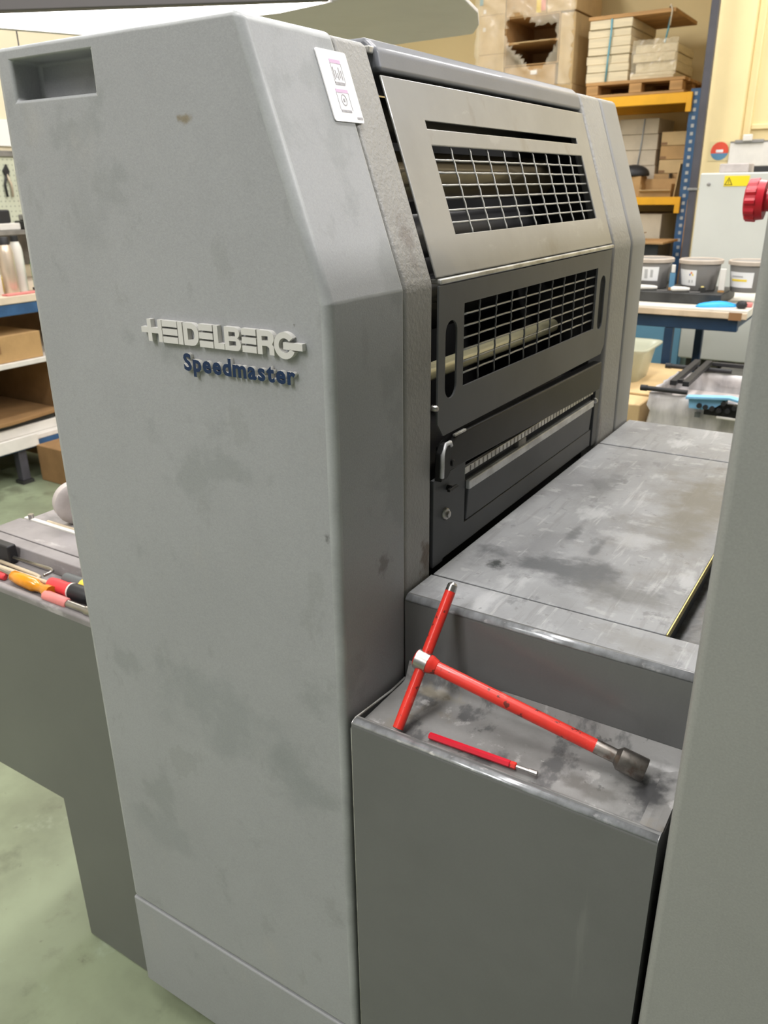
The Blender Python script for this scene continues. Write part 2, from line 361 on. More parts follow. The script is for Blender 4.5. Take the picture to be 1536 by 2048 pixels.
# ---------------------------------------------------------------- ceiling fittings
FITL = ['above the lettered press cover', 'above the back of the press', 'above the walkway in front of the lettered cover', 'above the walkway near the left wall', 'above the feeder side of the press',
        'between workbench and pallet rack', 'above the light grey machine', 'above the workbench', 'in front of the cream wall right of the machine', 'by the wall facing the press', 'added as key light above the far side of the delivery unit']
for (fx, fy, fp), wh in zip(FIT, FITL):
    t = thing('ceiling_light', 'long white fluorescent ceiling fitting '+wh, 'ceiling light', (fx, fy, CEIL-.12), 'fluorescent fittings on the ceiling')
    box('housing', fx-.19, fx+.19, fy-.76, fy+.76, CEIL-.10, CEIL-.001, m_fit, t, bevel=.008)
    for s in (-1, 1): cyl('tube', (fx+s*.09, fy-.70, CEIL-.118), (fx+s*.09, fy+.70, CEIL-.118), .013, m_tubeglow, t, seg=10)

# ---------------------------------------------------------------- printing unit
PU = thing('printing_unit', 'tall grey offset press unit with sloped front, grille guards and raised lettering', 'printing press', (-.77, 1.3, .05))
X0, ZC, XT, ZT = -.515, 1.416, -.612, 1.697
def cx(z): return X0-(z-ZC)*(X0-XT)/(ZT-ZC)
NX, NZ = .9453, .3263
def cham(u, z, d): return (cx(z)+NX*d, u, z+NZ*d)      # along the sloped face, d outwards
prof = [(-1.03, .285), (X0, .285), (X0, ZC), (XT, ZT), (-1.019, ZT), (-1.027, 1.1)]
sc = prism_xz('side_cover', prof, .70, .8545, m_cover, PU)
c1 = box('cutter', -.985, -.838, .68, .742, 1.637, 1.681, None)
cut(sc, [c1])
md = sc.modifiers.new('bevel', 'BEVEL'); md.width = .011; md.segments = 4; md.limit_method = 'WEIGHT'; md.harden_normals = True
bmw = bmesh.new(); bmw.from_mesh(sc.data); wl = bmw.edges.layers.float.new('bevel_weight_edge'); wc = WP[sc.name]
for e in bmw.edges:
    if len(e.link_faces) == 2 and e.calc_face_angle(0) > math.radians(12):
        mdp = (e.verts[0].co+e.verts[1].co)/2+wc
        e[wl] = .22 if abs(mdp.x-X0) < .003 and abs(mdp.z-ZC) < .003 else (.4 if mdp.y > .85 or (-.99 < mdp.x < -.83 and 1.63 < mdp.z < 1.69) else 1)
bmw.to_mesh(sc.data); bmw.free()
for p in sc.data.polygons: p.use_smooth = True
sc.data.materials.append(m_edge); md.material = 1
sc['label'] = 'light grey side cover with a grip recess'
prism_xz('side_skirt', [(-1.031, .06), (X0, .06), (X0, .2825), (-1.031, .2825)], .70, .8545, m_cover, PU, bevel=.004)
ins = prism_xz('inner_strip', [(-1.0, .06), (X0-.002, .06), (X0-.001, ZC), (XT-.001, ZT-.003), (-1.0, ZT-.003)], .8565, .930, m_strip, PU, bevel=.007, seg=3, angle=12)
ins['label'] = 'textured darker strip beside the guards'
for a, b, mm in ((1.672, 1.7945, m_strip), (1.7965, 1.905, m_far)):
    prism_xz('far_cover', [(-1.0, .06), (X0, .06), (X0, ZC), (XT, ZT), (-1.0, ZT)], a, b, mm, PU, bevel=.010, seg=3, angle=12)
# inner black body
prism_xz('side_frame', [(-.995, .1), (-.535, .1), (-.535, 1.405), (-.622, 1.66), (-.995, 1.66)], .9305, .9405, m_black, PU)
prism_xz('side_frame', [(-.995, .1), (-.548, .1), (-.548, 1.40), (-.632, 1.66), (-.995, 1.66)], 1.664, 1.6715, m_black, PU)
box('back_wall', -.995, -.985, .9407, 1.664, .06, 1.69, m_black, PU)
box('lower_body', -.98, -.545, .941, 1.663, .06, .99, m_black, PU)
for x, z, r, mm, nm in ((-.685, 1.545, .036, m_brownroller, 'ink_roller'), (-.72, 1.625, .03, m_blackrub, 'ink_roller'), (-.70, 1.455, .035, m_blackrub, 'ink_roller'),
                        (-.632, 1.252, .014, m_yellowroller, 'lit_stripe_roller'), (-.66, 1.375, .022, m_blackrub, 'ink_roller'), (-.63, 1.13, .055, m_blackrub, 'printing_cylinder'), (-.79, 1.34, .07, m_blackrub, 'printing_cylinder')):
    cyl(nm, (x, .9407, z), (x, 1.663, z), r, mm, PU, seg=32)
# crossbar cap on top of the guards
capm = [(XT+.010, 1.664), (XT+.004, 1.690), (XT-.012, 1.703), (-.74, 1.703), (-.74, 1.66), (-.66, 1.66)]
cp = prism_xz('top_crossbar', capm, .944, 1.668, m_cap, PU, bevel=.006, seg=3, angle=15)
box('crossbar_clip', -.625, -.612, .935, .948, 1.683, 1.692, m_worn, PU, bevel=.002)
# upper guard: plate on the slope with slot and grille
ZG0, ZG1 = 1.4215, 1.660
ug = extr('upper_guard', rect(.941, 1.667, ZG0, ZG1), [rect(1.025, 1.600, 1.603, 1.6125), rect(1.025, 1.608, 1.471, 1.582)],
          lambda u, v, d: cham(u, v, -.001-d), .003, m_guard, PU, diss=True)
md = ug.modifiers.new('bevel', 'BEVEL'); md.width = .0015; md.segments = 2; md.limit_method = 'ANGLE'
ug['label'] = 'sloped upper guard plate with vent slot and wire grille'
def wires(parent, y0, y1, z0, z1, nc, nr, fm, r, depth, vm):
    for i in range(1, nc):
        u = y0+(y1-y0)*i/nc
        n = nr*2; pts = [fm(u, z0-.004+(z1-z0+.008)*k/n, -depth+0.0005*(1 if k % 2 else -1)) for k in range(n+1)]
        tube('grille_wire', pts, r, vm, parent, seg=6)
    for j in range(1, nr):
        z = z0+(z1-z0)*j/nr
        n = nc*2; pts = [fm(y0-.004+(y1-y0+.008)*k/n, z, -depth-.0018+0.0005*(1 if k % 2 == 0 else -1)) for k in range(n+1)]
        tube('grille_wire', pts, r*1.15, m_wire, parent, seg=6)
wires(ug, 1.025, 1.608, 1.471, 1.582, 10, 7, cham, .0014, .0048, m_wire)
# hinge rail between the guards
box('hinge_rail', X0-.014, X0+.0025, .944, 1.664, 1.4125, 1.4195, m_worn, PU, bevel=.002)
# lower guard
def stadium(u0, u1, v0, v1): return rrect(u0, u1, v0, v1, (u1-u0)/2-.0001, 6)
og = [(.958, 1.205), (1.640, 1.205), (1.658, 1.222), (1.658, 1.411), (.941, 1.411), (.941, 1.226)]
lg = extr('lower_guard', og, [rect(1.015, 1.580, 1.265, 1.381), stadium(.961, .995, 1.256, 1.363), stadium(1.601, 1.632, 1.259, 1.364)],
          lambda u, v, d: (X0+.001-d, u, v), .003, m_guardlow, PU, diss=True)
md = lg.modifiers.new('bevel', 'BEVEL'); md.width = .0015; md.segments = 2; md.limit_method = 'ANGLE'
lg['label'] = 'dark lower guard plate with wire grille and two finger slots'
wires(lg, 1.015, 1.580, 1.265, 1.381, 10, 7, lambda u, v, d: (X0+d, u, v), .0014, .0035, m_guardlow)
# black safety bar, end cheek and lower plates
bar = extr('safety_bar', [(.962, 1.150), (1.640, 1.131), (1.646, 1.150), (1.640, 1.190), (.995, 1.199), (.962, 1.186)], [], lambda u, v, d: (X0+.006-d, u, v), .020, m_blackgloss, PU, bevel=.003)
ck = extr('bar_end_cheek', [(.938, 1.143), (.957, 1.143), (.966, 1.150), (.966, 1.186), (.962, 1.196), (.950, 1.196), (.940, 1.184)], [], lambda u, v, d: (X0+.010-d, u, v), .012, m_blackgloss, PU, bevel=.002)
tube('worn_edge', [(X0+.0105, .9385, 1.150), (X0+.0105, .9395, 1.184), (X0+.0105, .950, 1.1965), (X0+.0105, .9615, 1.1965), (X0+.0085, .968, 1.190)], .0032, m_bright, ck, seg=6)
box('worn_edge', X0+.0015, X0+.0065, .985, 1.02, 1.1978, 1.2015, m_worn, bar, bevel=.001)
lathe('cheek_screw', (X0+.008, .972, 1.163), (1, 0, 0), [(0, .005), (.003, .005), (.004, .004)], m_blackgloss, PU, seg=14)
lp = extr('lower_plate', [(.937, 1.006), (.968, 1.006), (.968, 1.010), (1.628, 1.010), (1.628, 1.045), (1.037, 1.045), (1.037, 1.146), (.937, 1.143)], [], lambda u, v, d: (X0-.002-d, u, v), .006, m_plate, PU, bevel=.001)
box('plate_scale', X0-.007, X0-.001, 1.034, 1.621, 1.1245, 1.1355, m_worn, PU, bevel=.001)
bm = bmesh.new()
for i in range(38):
    y = 1.05+.015*i
    bm_box(bm, X0-.0011, X0-.0006, y, y+.0035, 1.1255, 1.1345)
tk = from_bm('scale_tick', bm, m_machmid, PU); tk['kind'] = 'stuff'
flap = extr('washup_flap', [(X0-.014, 1.050), (X0-.002, 1.046), (X0+.002, 1.106), (X0-.006, 1.112), (X0-.022, 1.112)], [], lambda u, v, d: (u, 1.042+d, v), .575, m_plate, PU, bevel=.002)
box('flap_edge', X0-.004, X0+.0040, 1.041, 1.618, 1.0985, 1.1125, m_bright, PU, bevel=.002)
box('latch_block', X0-.012, X0, 1.235, 1.268, 1.1115, 1.1245, m_machmid, PU, bevel=.002)
lathe('round_bolt', (X0-.003, .972, 1.082), (1, 0, 0), [(0, .0095), (.004, .0095), (.006, .008), (.006, .005), (.009, .005), (.0095, .004)], m_steel, PU, seg=20)
lathe('wing_screw', (X0-.003, .979, 1.121), (1, 0, 0), [(0, .004), (.010, .004)], m_blackgloss, PU, seg=12)
box('wing_screw_tab', X0+.004, X0+.009, .966, .994, 1.119, 1.1235, m_blackgloss, PU, bevel=.001)
lathe('guard_stop', (X0-.004, 1.632, 1.108), (1, 0, 0), [(0, .006), (.006, .006), (.010, .003)], m_steel, PU, seg=12)
lathe('guard_stop', (X0-.004, .9345, 1.250), (1, 0, 0), [(0, .005), (.006, .005), (.009, .003)], m_steel, PU, seg=12)
box('end_stile', X0-.012, X0-.002, 1.640, 1.668, 1.004, 1.13, m_plate, PU, bevel=.002)
# raised lettering on the side cover
def letter(outer, holes=(), th=.0075, m=m_letter, parent=None):
    bm = fill2d(outer, holes)
    r = bmesh.ops.extrude_face_region(bm, geom=bm.faces[:])
    nv = set(e for e in r['geom'] if isinstance(e, bmesh.types.BMVert))
    for v in bm.verts: v.co = Vector((v.co.x, .7008-(th if v in nv else 0), v.co.y))
    return bm
def put_letter(parts, m=m_letter):
    big = bmesh.new()
    for outer, holes in parts:
        b = letter(outer, holes); me = D.meshes.new('tmp'); b.to_mesh(me); b.free(); big.from_mesh(me); D.meshes.remove(me)
    o = from_bm('letter', big, m, sc); return o
ZB, ZTt = 1.3568, 1.3838; H_ = ZTt-ZB
def zz(f): return ZB+f*H_
def bar_(x0, x1, a, b): return (rect(x0, x1, zz(a), zz(b)), ())
def arc(cx_, cz, rx, rz, a0, a1, n=10): return [(cx_+rx*math.cos(math.radians(a0+(a1-a0)*i/n)), cz+rz*math.sin(math.radians(a0+(a1-a0)*i/n))) for i in range(n+1)]
S = .0068
put_letter([bar_(-.7906, -.7906+S, 0, 1), bar_(-.7655-S, -.7655, 0, 1), bar_(-.8018, -.7907, .38, .63), bar_(-.7906+S, -.7655-S, .38, .63)])
def lE(x0, x1): put_letter([bar_(x0, x1, 0, .27), bar_(x0, x1, .365, .635), bar_(x0, x1, .73, 1)])
lE(-.7645, -.739)
put_letter([bar_(-.7379, -.7303, 0, 1)])
def bowl(x0, x1, a, b, hs, r):
    o = [(x0, zz(a)), ]+arc(x1-r, zz(a)+r, r, r, -90, 0, 6)+arc(x1-r, zz(b)-r, r, r, 0, 90, 6)+[(x0, zz(b))]
    return o
def inner(x0, x1, a, b, r):
    return [(x0, zz(a))]+arc(x1-r, zz(a)+r, r, r, -90, 0, 4)+arc(x1-r, zz(b)-r, r, r, 0, 90, 4)+[(x0, zz(b))]
put_letter([(bowl(-.7285, -.7039, 0, 1, 0, .0115), [inner(-.7217, -.7107, .25, .75, .0055)])])
lE(-.7029, -.6809)
put_letter([([(-.6793, zz(0)), (-.6633, zz(0)), (-.6633, zz(.25)), (-.6793+S, zz(.25)), (-.6793+S, zz(1)), (-.6793, zz(1))], ())])
bo = [(-.6623, zz(0))]+arc(-.6375-.007, zz(.27), .007, .27*H_, -90, 70, 8)+[(-.6395, zz(.525))]+arc(-.6385-.007, zz(.76), .0065, .24*H_, -65, 90, 8)+[(-.6623, zz(1))]
put_letter([(bo, [rect(-.6555, -.6450, zz(.2), zz(.41)), rect(-.6555, -.6455, zz(.60), zz(.80))])])
lE(-.6356, -.6142)
ro = [(-.6123, zz(0)), (-.6055, zz(0)), (-.6055, zz(.36)), (-.598, zz(.36)), (-.5952, zz(.28)), (-.5952, zz(0)), (-.5882, zz(0)), (-.5882, zz(.32)), (-.5905, zz(.44))]+arc(-.5879-.0085, zz(.70), .0085, .30*H_, -40, 90, 8)+[(-.6123, zz(1))]
put_letter([(ro, [rect(-.6055, -.5965, zz(.58), zz(.77))])])
gc, gz, gr = -.5730, 1.3692, .0150
go = arc(gc, gz, gr, gr, 38, 335, 28)+arc(gc, gz, gr-.0068, gr-.0068, 335, 38, 22)
put_letter([(go, ()), (rect(-.5750, -.5480, gz-.0042, gz+.0036), ())])
def text_letters(txt, x0, x1, zbase, height, m, parent, slope=0):
    glyphs = []; cur = 0
    for ch in txt:
        cu = D.curves.new('glyph', 'FONT'); cu.body = ch; cu.size = 1; cu.extrude = .11; cu.offset = .038; cu.resolution_u = 3
        ob = D.objects.new('glyph', cu); COL.objects.link(ob)
        bpy.context.view_layer.update()
        me = D.meshes.new_from_object(ob.evaluated_get(bpy.context.evaluated_depsgraph_get()))
        D.objects.remove(ob, do_unlink=True); D.curves.remove(cu)
        xs = [v.co.x for v in me.vertices]; mn, mx = min(xs), max(xs)
        glyphs.append((me, cur-mn)); cur += mx-mn+.075
    sx = (x1-x0)/(cur-.075); sz = height/.73
    for me, off in glyphs:
        for v in me.vertices:
            x, y, z = v.co
            v.co = Vector((x0+(x+off)*sx, .6975-z*.026, zbase+y*sz))
        me.materials.clear()
        o = link('letter', me, m, parent); me.materials.append(m_letter)
        for p in me.polygons: p.material_index = 0 if p.normal.y < -.5 else 1
text_letters('Speedmaster', -.735, -.561, 1.3262, .0205, m_blue_letter, sc)
# pictogram label on the slope
lb = extr('pictogram_label', rrect(.811, .8695, 1.600, 1.6745, .003), [], lambda u, v, d: cham(u, v, .0002+d), .0014, m_white, PU)
lb['label'] = 'white plate with two small purple-topped pictograms'
def onlab(u0, u1, z0, z1, m, h=.0003): extr('pictogram', rect(u0, u1, z0, z1), [], lambda u, v, d: cham(u, v, .0016+d), h, m, lb)
onlab(.832, .853, 1.661, 1.665, m_purple)
onlab(.828, .852, 1.6305, 1.634, m_purple)
for u0, z0, z1 in ((.832, 1.640, 1.661), (.8525, 1.640, 1.661), (.828, 1.612, 1.6305), (.8515, 1.612, 1.6305)): onlab(u0, u0+.0006, z0, z1, m_labelgrey)
for i in range(5): onlab(.834+.0036*i, .8355+.0036*i, 1.644+.002*(i % 2), 1.657-.003*(i % 3), m_labelgrey)
onlab(.832, .851, 1.6385, 1.6415, m_labelgrey)
bm = bmesh.new()
ring = arc(.840, 1.623, .0055, .0062, 0, 360, 20)[:-1]; ringi = arc(.840, 1.623, .0045, .0052, 0, 360, 20)[:-1]
bm.free()
extr('pictogram', ring, [ringi], lambda u, v, d: cham(u, v, .0016+d), .0003, m_labelgrey, lb)
onlab(.8385, .8415, 1.621, 1.6245, m_labelgrey)
onlab(.829, .849, 1.610, 1.6125, m_labelgrey); onlab(.857, .868, 1.6035, 1.606, m_labelgrey)

# ---------------------------------------------------------------- footboard between the units
FB = thing('press_footboard', 'grey stepped footboard with scuffed tray and dusty deck between press units', 'footboard', (-.31, 1.3, .05))
XA, XB = -.5045, -.112
def fil(pts, rads, n=5):
    """round the corners of an open polyline"""
    out = []
    for i, p in enumerate(pts):
        r = rads[i]
        if not r or i in (0, len(pts)-1): out.append(p); continue
        P, A, B = Vector(p), Vector(pts[i-1]), Vector(pts[i+1])
        a, b = (A-P).normalized(), (B-P).normalized(); ang = a.angle(b); t = r/math.tan(ang/2)
        s, e = P+a*t, P+b*t; c = P+(a+b).normalized()*(r/math.sin(ang/2))
        v0, v1 = s-c, e-c; tot = v0.angle_signed(v1)
        for k in range(n+1):
            q = v0.copy(); q.rotate(Matrix.Rotation(-tot*k/n, 2)); out.append((c.x+q.x, c.y+q.y))
    return out
low = fil([(.70, .06), (.70, .888), (.716, .888), (.728, .874), (.836, .874), (.8485, .90)], [0, .0075, .006, .012, .012, 0])
lowp = low+[(.8485, .06)]
def smooth_prof(name, poly, x0, x1, m, parent):
    o = prism_yz(name, poly, x0, x1, m, parent, smooth=True)
    md = o.modifiers.new('split', 'EDGE_SPLIT'); md.split_angle = math.radians(50); return o
ls = smooth_prof('lower_step', lowp, XA, XB, m_step, FB)
def top_mat(o, m, y0):
    me = o.data; me.materials.append(m); w0 = WP[o.name]
    for p in me.polygons:
        if p.center.y+w0.y > y0 and p.center.z+w0.z > .8 and abs(p.normal.x) < .5 and p.normal.z > .15: p.material_index = 1
top_mat(ls, m_steptop, .712)
tw = extr('tray_end', [(XB-.030, .8737), (XB-.020, .8748), (XB-.010, .8775), (XB-.0005, .8820), (XB-.0005, .8737)], [], lambda u, v, d: (u, .7165+d, v), .1315, m_steptop, FB)
tw['label'] = 'raised oily end of the tray'
up = fil([(.849, .86), (.849, 1.003), (.924, 1.003)], [0, .011, 0])+[(.924, .86)]
us = smooth_prof('upper_step', up, XA-.0075, XB+.004, m_step, FB)
# light wear on the upper step's flat top and worn nosing with its highlight painted in
top_mat(us, m_deck, .8595)
def nosing(name, y, z, r, x0, x1, parent, a0, a1):
    bm = bmesh.new(); prev = None
    for k in range(7):
        a = math.radians(a0+(a1-a0)*k/6); q = [bm.verts.new((x, y+r*math.cos(a), z+r*math.sin(a))) for x in (x0, x1)]
        if prev: bm.faces.new((prev[0], prev[1], q[1], q[0]))
        prev = q
    o = from_bm(name, bm, m_nose, parent, smooth=True); o.modifiers.new('s', 'SOLIDIFY').thickness = .0004; return o
m_nose = mat('worn_highlight_nosing', (.36, .375, .39), .22, metal=.35, color2=(.22, .225, .23), vscale=30, stretch=(1.5, 1, 1), layers=(((.6, .6, .6), 60, .60, .68, .7, (.6, 1, 1)),))  # lighter bluish colour paints the edge highlight onto the worn nosing
nosing('worn_highlight_nosing', .860, .992, .0114, XA-.0072, XB+.003, FB, 105, 165)
nosing('worn_highlight_nosing', .7076, .8804, .0080, XA+.001, XB-.001, FB, 60, 150)
# deck plates
def plate(name, x0, x1, y0, y1, z0, z1, m, parent, r=.003): return box(name, x0, x1, y0, y1, z0, z1, m, parent, bevel=r)
dp = plate('deck_plate', -.511, -.175, .9275, 1.674, .990, 1.0035, m_deck, FB, .0015); dp['label'] = 'large dusty deck plate with dark smears'
plate('deck_plate', -.511, -.115, 1.680, 1.898, .990, 1.0035, m_deck, FB, .0015)
box('deck_edge_strip', -.1750, -.1735, .928, 1.45, .992, 1.0030, m_brass, FB)
box('deck_support', -.511, -.178, .93, 1.895, .10, .988, m_plate, FB)
box('side_channel', -.178, -.110, .926, 1.895, .90, .962, mat('oily_channel', (.10, .105, .11), .35, color2=(.03, .03, .03), vscale=25, bump=.3, bscale=60), FB)
tube('edge_trim', [(XA-.0012, .7025, .07), (XA-.0012, .7025, .875), (XA-.0012, .7050, .8835), (XA-.0012, .712, .8865), (XA-.0012, .80, .8765), (XA-.0012, .838, .8765)], .0016, m_worn, FB, seg=6)

# ---------------------------------------------------------------- delivery unit on the right
DU = thing('delivery_unit', 'smooth grey press delivery cover standing right of the footboard', 'printing press', (.35, 1.3, .05))
dprof = [(-.107, .06), (.85, .06), (.85, 1.86), (-.02, 1.86), (-.100, 1.70), (-.101, 1.5)]  # unseen upper part made taller to keep light off the press front
prism_xz('side_cover', dprof, .694, .86, m_panel, DU, bevel=.010, seg=4, angle=12)
prism_xz('body', [(-.103, .06), (.85, .06), (.85, 1.85), (-.01, 1.85), (-.097, 1.69)], .862, 1.90, m_strip, DU, bevel=.008, seg=2, angle=12)
eb = lathe('emergency_button', (-.1035, .738, 1.517), (-1, 0, 0), [(0, .0085), (.006, .0085), (.006, .0145), (.0115, .0152), (.0118, .0150)], m_redplain, DU, seg=36)
bm = bmesh.new(); n = 48
p0 = []; p1 = []
for i in range(n):
    a = 2*PI*i/n; r = .0165 if i % 4 < 2 else .0152
    p0.append(bm.verts.new((-.1152, .738+r*math.cos(a), 1.517+r*math.sin(a))))
    p1.append(bm.verts.new((-.1225, .738+r*.97*math.cos(a), 1.517+r*.97*math.sin(a))))
for i in range(n): bm.faces.new((p0[i], p0[(i+1) % n], p1[(i+1) % n], p1[i]))
bm.faces.new(p0)
p2 = [bm.verts.new((-.1240, .738+.012*math.cos(2*PI*i/n), 1.517+.012*math.sin(2*PI*i/n))) for i in range(n)]
for i in range(n): bm.faces.new((p1[i], p1[(i+1) % n], p2[(i+1) % n], p2[i]))
bm.faces.new(p2)
from_bm('knurled_rim', bm, m_redplain, eb)

# ---------------------------------------------------------------- red T wrench and bit
TW = thing('t_handle_wrench', 'chipped red T-handle socket wrench leaning in the footboard tray', 'wrench', (-.33, .79, .875))
B_ = Vector((-.4495, .7265, .8825)); E_ = Vector((-.4340, .8445, 1.0450)); dB = (E_-B_)
cyl('cross_bar', B_, B_+dB*.94, .0072, m_red, TW, seg=20)
lathe('bar_tip', B_+dB*.94, dB, [(0, .0072), (.009, .0068), (.012, .004)], m_steel, TW, seg=20)
lathe('bar_tip', B_, -dB, [(0, .0071), (.0005, .0068), (.0012, .006)], m_steel, TW, seg=20)
hub = B_+dB*.455; sock = Vector((-.1555, .8010, .8905)); dS = (sock-hub).normalized(); LS = (sock-hub).length
lathe('hub', hub-dS*.012, dS, [(0, .0105), (.0015, .0125), (.023, .0125), (.025, .0115), (.032, .0095)], m_red, TW, seg=28)
lathe('hub_band', hub-dS*.0105, dS, [(0, .0120), (.0006, .0134), (.0175, .0134), (.018, .0120)], m_steel, TW, seg=28)
cyl('shaft', hub+dS*.016, hub+dS*(LS-.058), .0088, m_red, TW, seg=24)
lathe('socket', hub+dS*(LS-.062), dS, [(0, .0086), (.004, .0090), (.027, .0088), (.0325, .0143), (.063, .0146), (.064, .0138), (.064, .009), (.050, .0085)], m_oldsteel, TW, seg=28)
BT = thing('hex_bit', 'slim red hexagonal bit with bare metal tip lying in the tray', 'tool', (-.338, .738, .876))
bp0, bp1 = Vector((-.409, .7375, .8800)), Vector((-.2985, .7405, .8800)); bd = (bp1-bp0).normalized()
lathe('handle', bp0, bd, [(0, .0042), (.0008, .0047), (.1095, .0047), (.1105, .0040)], m_redplain, BT, seg=6, smooth=False)
lathe('collar', bp0+bd*.1105, bd, [(0, .0036), (.0005, .0046), (.007, .0046), (.008, .0036)], m_red, BT, seg=6, smooth=False)
lathe('metal_tip', bp0+bd*.118, bd, [(0, .0026), (.016, .0026), (.0165, .0033), (.027, .0034), (.0275, .0026)], m_steel, BT, seg=12)

# ---------------------------------------------------------------- left footboard box with tool tray
LB = thing('feeder_side_box', 'dark grey box with a tool tray jutting out behind the press cover', 'footboard', (-1.25, .9, 0))
ob = [(-1.2655, .0), (-1.035, .0), (-1.035, .842), (-1.535, .842), (-1.535, .378), (-1.2655, .378)]
prism_xz('box_body', ob, .737, 1.25, m_leftfront, LB, bevel=.005)
lip = fil([(.737, .838), (.737, .851), (.749, .851), (.756, .8432)], [0, .005, .005, 0])+[(.756, .838)]
smooth_prof('front_lip', lip, -1.535, -1.036, m_lefttop, LB)
box('tray_floor', -1.534, -1.036, .7565, .832, .8425, .8432, m_lefttop, LB)
prism_yz('top_ledge', [(.832, .8425), (.838, .872), (.862, .876), (.862, .8425)], -1.535, -1.036, m_lefttop, LB, bevel=.002)
box('top_plate', -1.535, -1.036, .8635, .930, .8425, .877, m_lefttop, LB, bevel=.0015)
box('white_strip', -1.525, -1.036, .931, .941, .8425, .880, m_sheet, LB, bevel=.002)
box('rear_ledge', -1.535, -1.036, .945, 1.25, .8425, .868, m_lefttop, LB, bevel=.002)
cyl('strip_pin', (-1.505, .936, .878), (-1.505, .936, .889), .006, m_steel, LB, seg=12)
tag(cyl('metal_rod', (-1.47, .9505, .8729), (-1.06, .9505, .8729), .0045, m_rod, None, seg=10), 'pale metal rod lying behind the white strip of the tool box', 'rod')
WX, WY = -1.436, .998
RL = thing('roller_wheel', 'grey rubber wheel with dark hub at the edge of the press cover', 'wheel', (WX, WY, .868))
lathe('tyre', (WX, WY, .868+.0462), (.92, -.38, 0), [(0, .026), (.0, .040), (.004, .0455), (.026, .0455), (.030, .040), (.030, .026)], m_roll, RL, seg=36)
lathe('hub', (WX, WY, .868+.0462), (.92, -.38, 0), [(-.001, .0255), (.024, .0255), (.024, .01), (.030, .01)], m_machdark, RL, seg=24)
def driver(label, p, q, shaft, segs, group='hand tools in the tray'):
    t = thing('screwdriver', label, 'screwdriver', (p[0], p[1], .8435), group)
    p, q = Vector(p), Vector(q); d = (q-p).normalized(); return t, p, d
TZ = .8435
t, p, d = driver('red and black screwdriver with long beige blade in the tray', (-1.240, .7825, TZ+.0155), (-1.115, .787, TZ+.0155), 0, 0)
lathe('handle', p, d, [(0, .009), (.004, .0125), (.02, .0135), (.045, .0125), (.060, .0150)], m_driverred, t)
lathe('collar', p+d*.060, d, [(0, .0151), (.004, .0153)], m_sheet, t)
lathe('cap', p+d*.064, d, [(0, .0152), (.012, .0155), (.040, .0150), (.050, .0125), (.055, .006)], m_blackrub, t)
cyl('blade', p-d*.16, p+d*.002, .0042, m_rod, t, seg=10)
t, p, d = driver('amber plastic screwdriver beside the front lip of the tray', (-1.335, .7695, TZ+.0135), (-1.21, .763, TZ+.0135), 0, 0)
lathe('handle', p, d, [(0, .006), (.006, .0115), (.03, .0128), (.075, .0128), (.082, .0095), (.100, .0085), (.112, .0125), (.125, .0125)], m_orange, t, seg=10)
cyl('blade', p-d*.13, p+d*.002, .0035, m_steel, t, seg=10)
t, p, d = driver('grey and yellow gripped screwdriver against the tray back', (-1.235, .812, TZ+.0145), (-1.12, .8085, TZ+.0145), 0, 0)
lathe('handle', p, d, [(0, .008), (.004, .0122), (.05, .0138), (.054, .0125)], m_rubgrey, t)
lathe('ring', p+d*.054, d, [(0, .0128), (.018, .0128)], m_yprint, t)
lathe('cap', p+d*.072, d, [(0, .0125), (.03, .0125), (.036, .008)], m_rubgrey, t)
t = thing('socket_driver', 'faded red handled tool with white metal tube on the front lip', 'tool', (-1.22, .755, TZ), 'hand tools in the tray')
p, d = Vector((-1.216, .7535, TZ+.0115)), Vector((1, .003, 0)).normalized()
lathe('handle', p, d, [(0, .008), (.003, .0100), (.062, .0100), (.065, .008)], m_pink, t, seg=8)
lathe('tube', p+d*.065, d, [(0, .0070), (.050, .0070), (.050, .0088), (.066, .0092), (.066, .005)], m_steel, t)
kz = TZ+.004
tag(tube('hex_key', [(-1.40, .8175, kz+.012), (-1.30, .8195, kz+.014), (-1.285, .8195, kz+.014), (-1.277, .8165, kz+.014), (-1.274, .808, kz+.014), (-1.274, .795, kz+.014)], .0034, m_steel, None, seg=6), 'bent steel hex key lying by the tray back', 'hex key', 'hand tools in the tray')
tag(tube('hex_key', [(-1.43, .8055, kz+.001), (-1.315, .8040, kz+.001), (-1.300, .8020, kz+.001), (-1.296, .795, kz+.001), (-1.296, .788, kz+.001)], .0040, m_rod, None, seg=6), 'thick tan hex key between the red driver blade and the tray back', 'hex key', 'hand tools in the tray')
tag(cyl('metal_rod', (-1.46, .7925, TZ+.0035), (-1.26, .7955, TZ+.0035), .0034, m_rod, None, seg=8), 'thin tan rod lying along the middle of the tool tray', 'rod', 'hand tools in the tray')
tag(cyl('red_marker', (-1.43, .7605, TZ+.0068), (-1.352, .7655, TZ+.0068), .0066, m_driverred, None, seg=12, ch=.002), 'short red cylinder behind the amber screwdriver', 'tool', 'hand tools in the tray')
tag(box('black_case', -1.475, -1.404, .8105, .8305, TZ, TZ+.040, m_blackrub, None, bevel=.004), 'small black case at the end of the tool tray', 'case', 'hand tools in the tray')

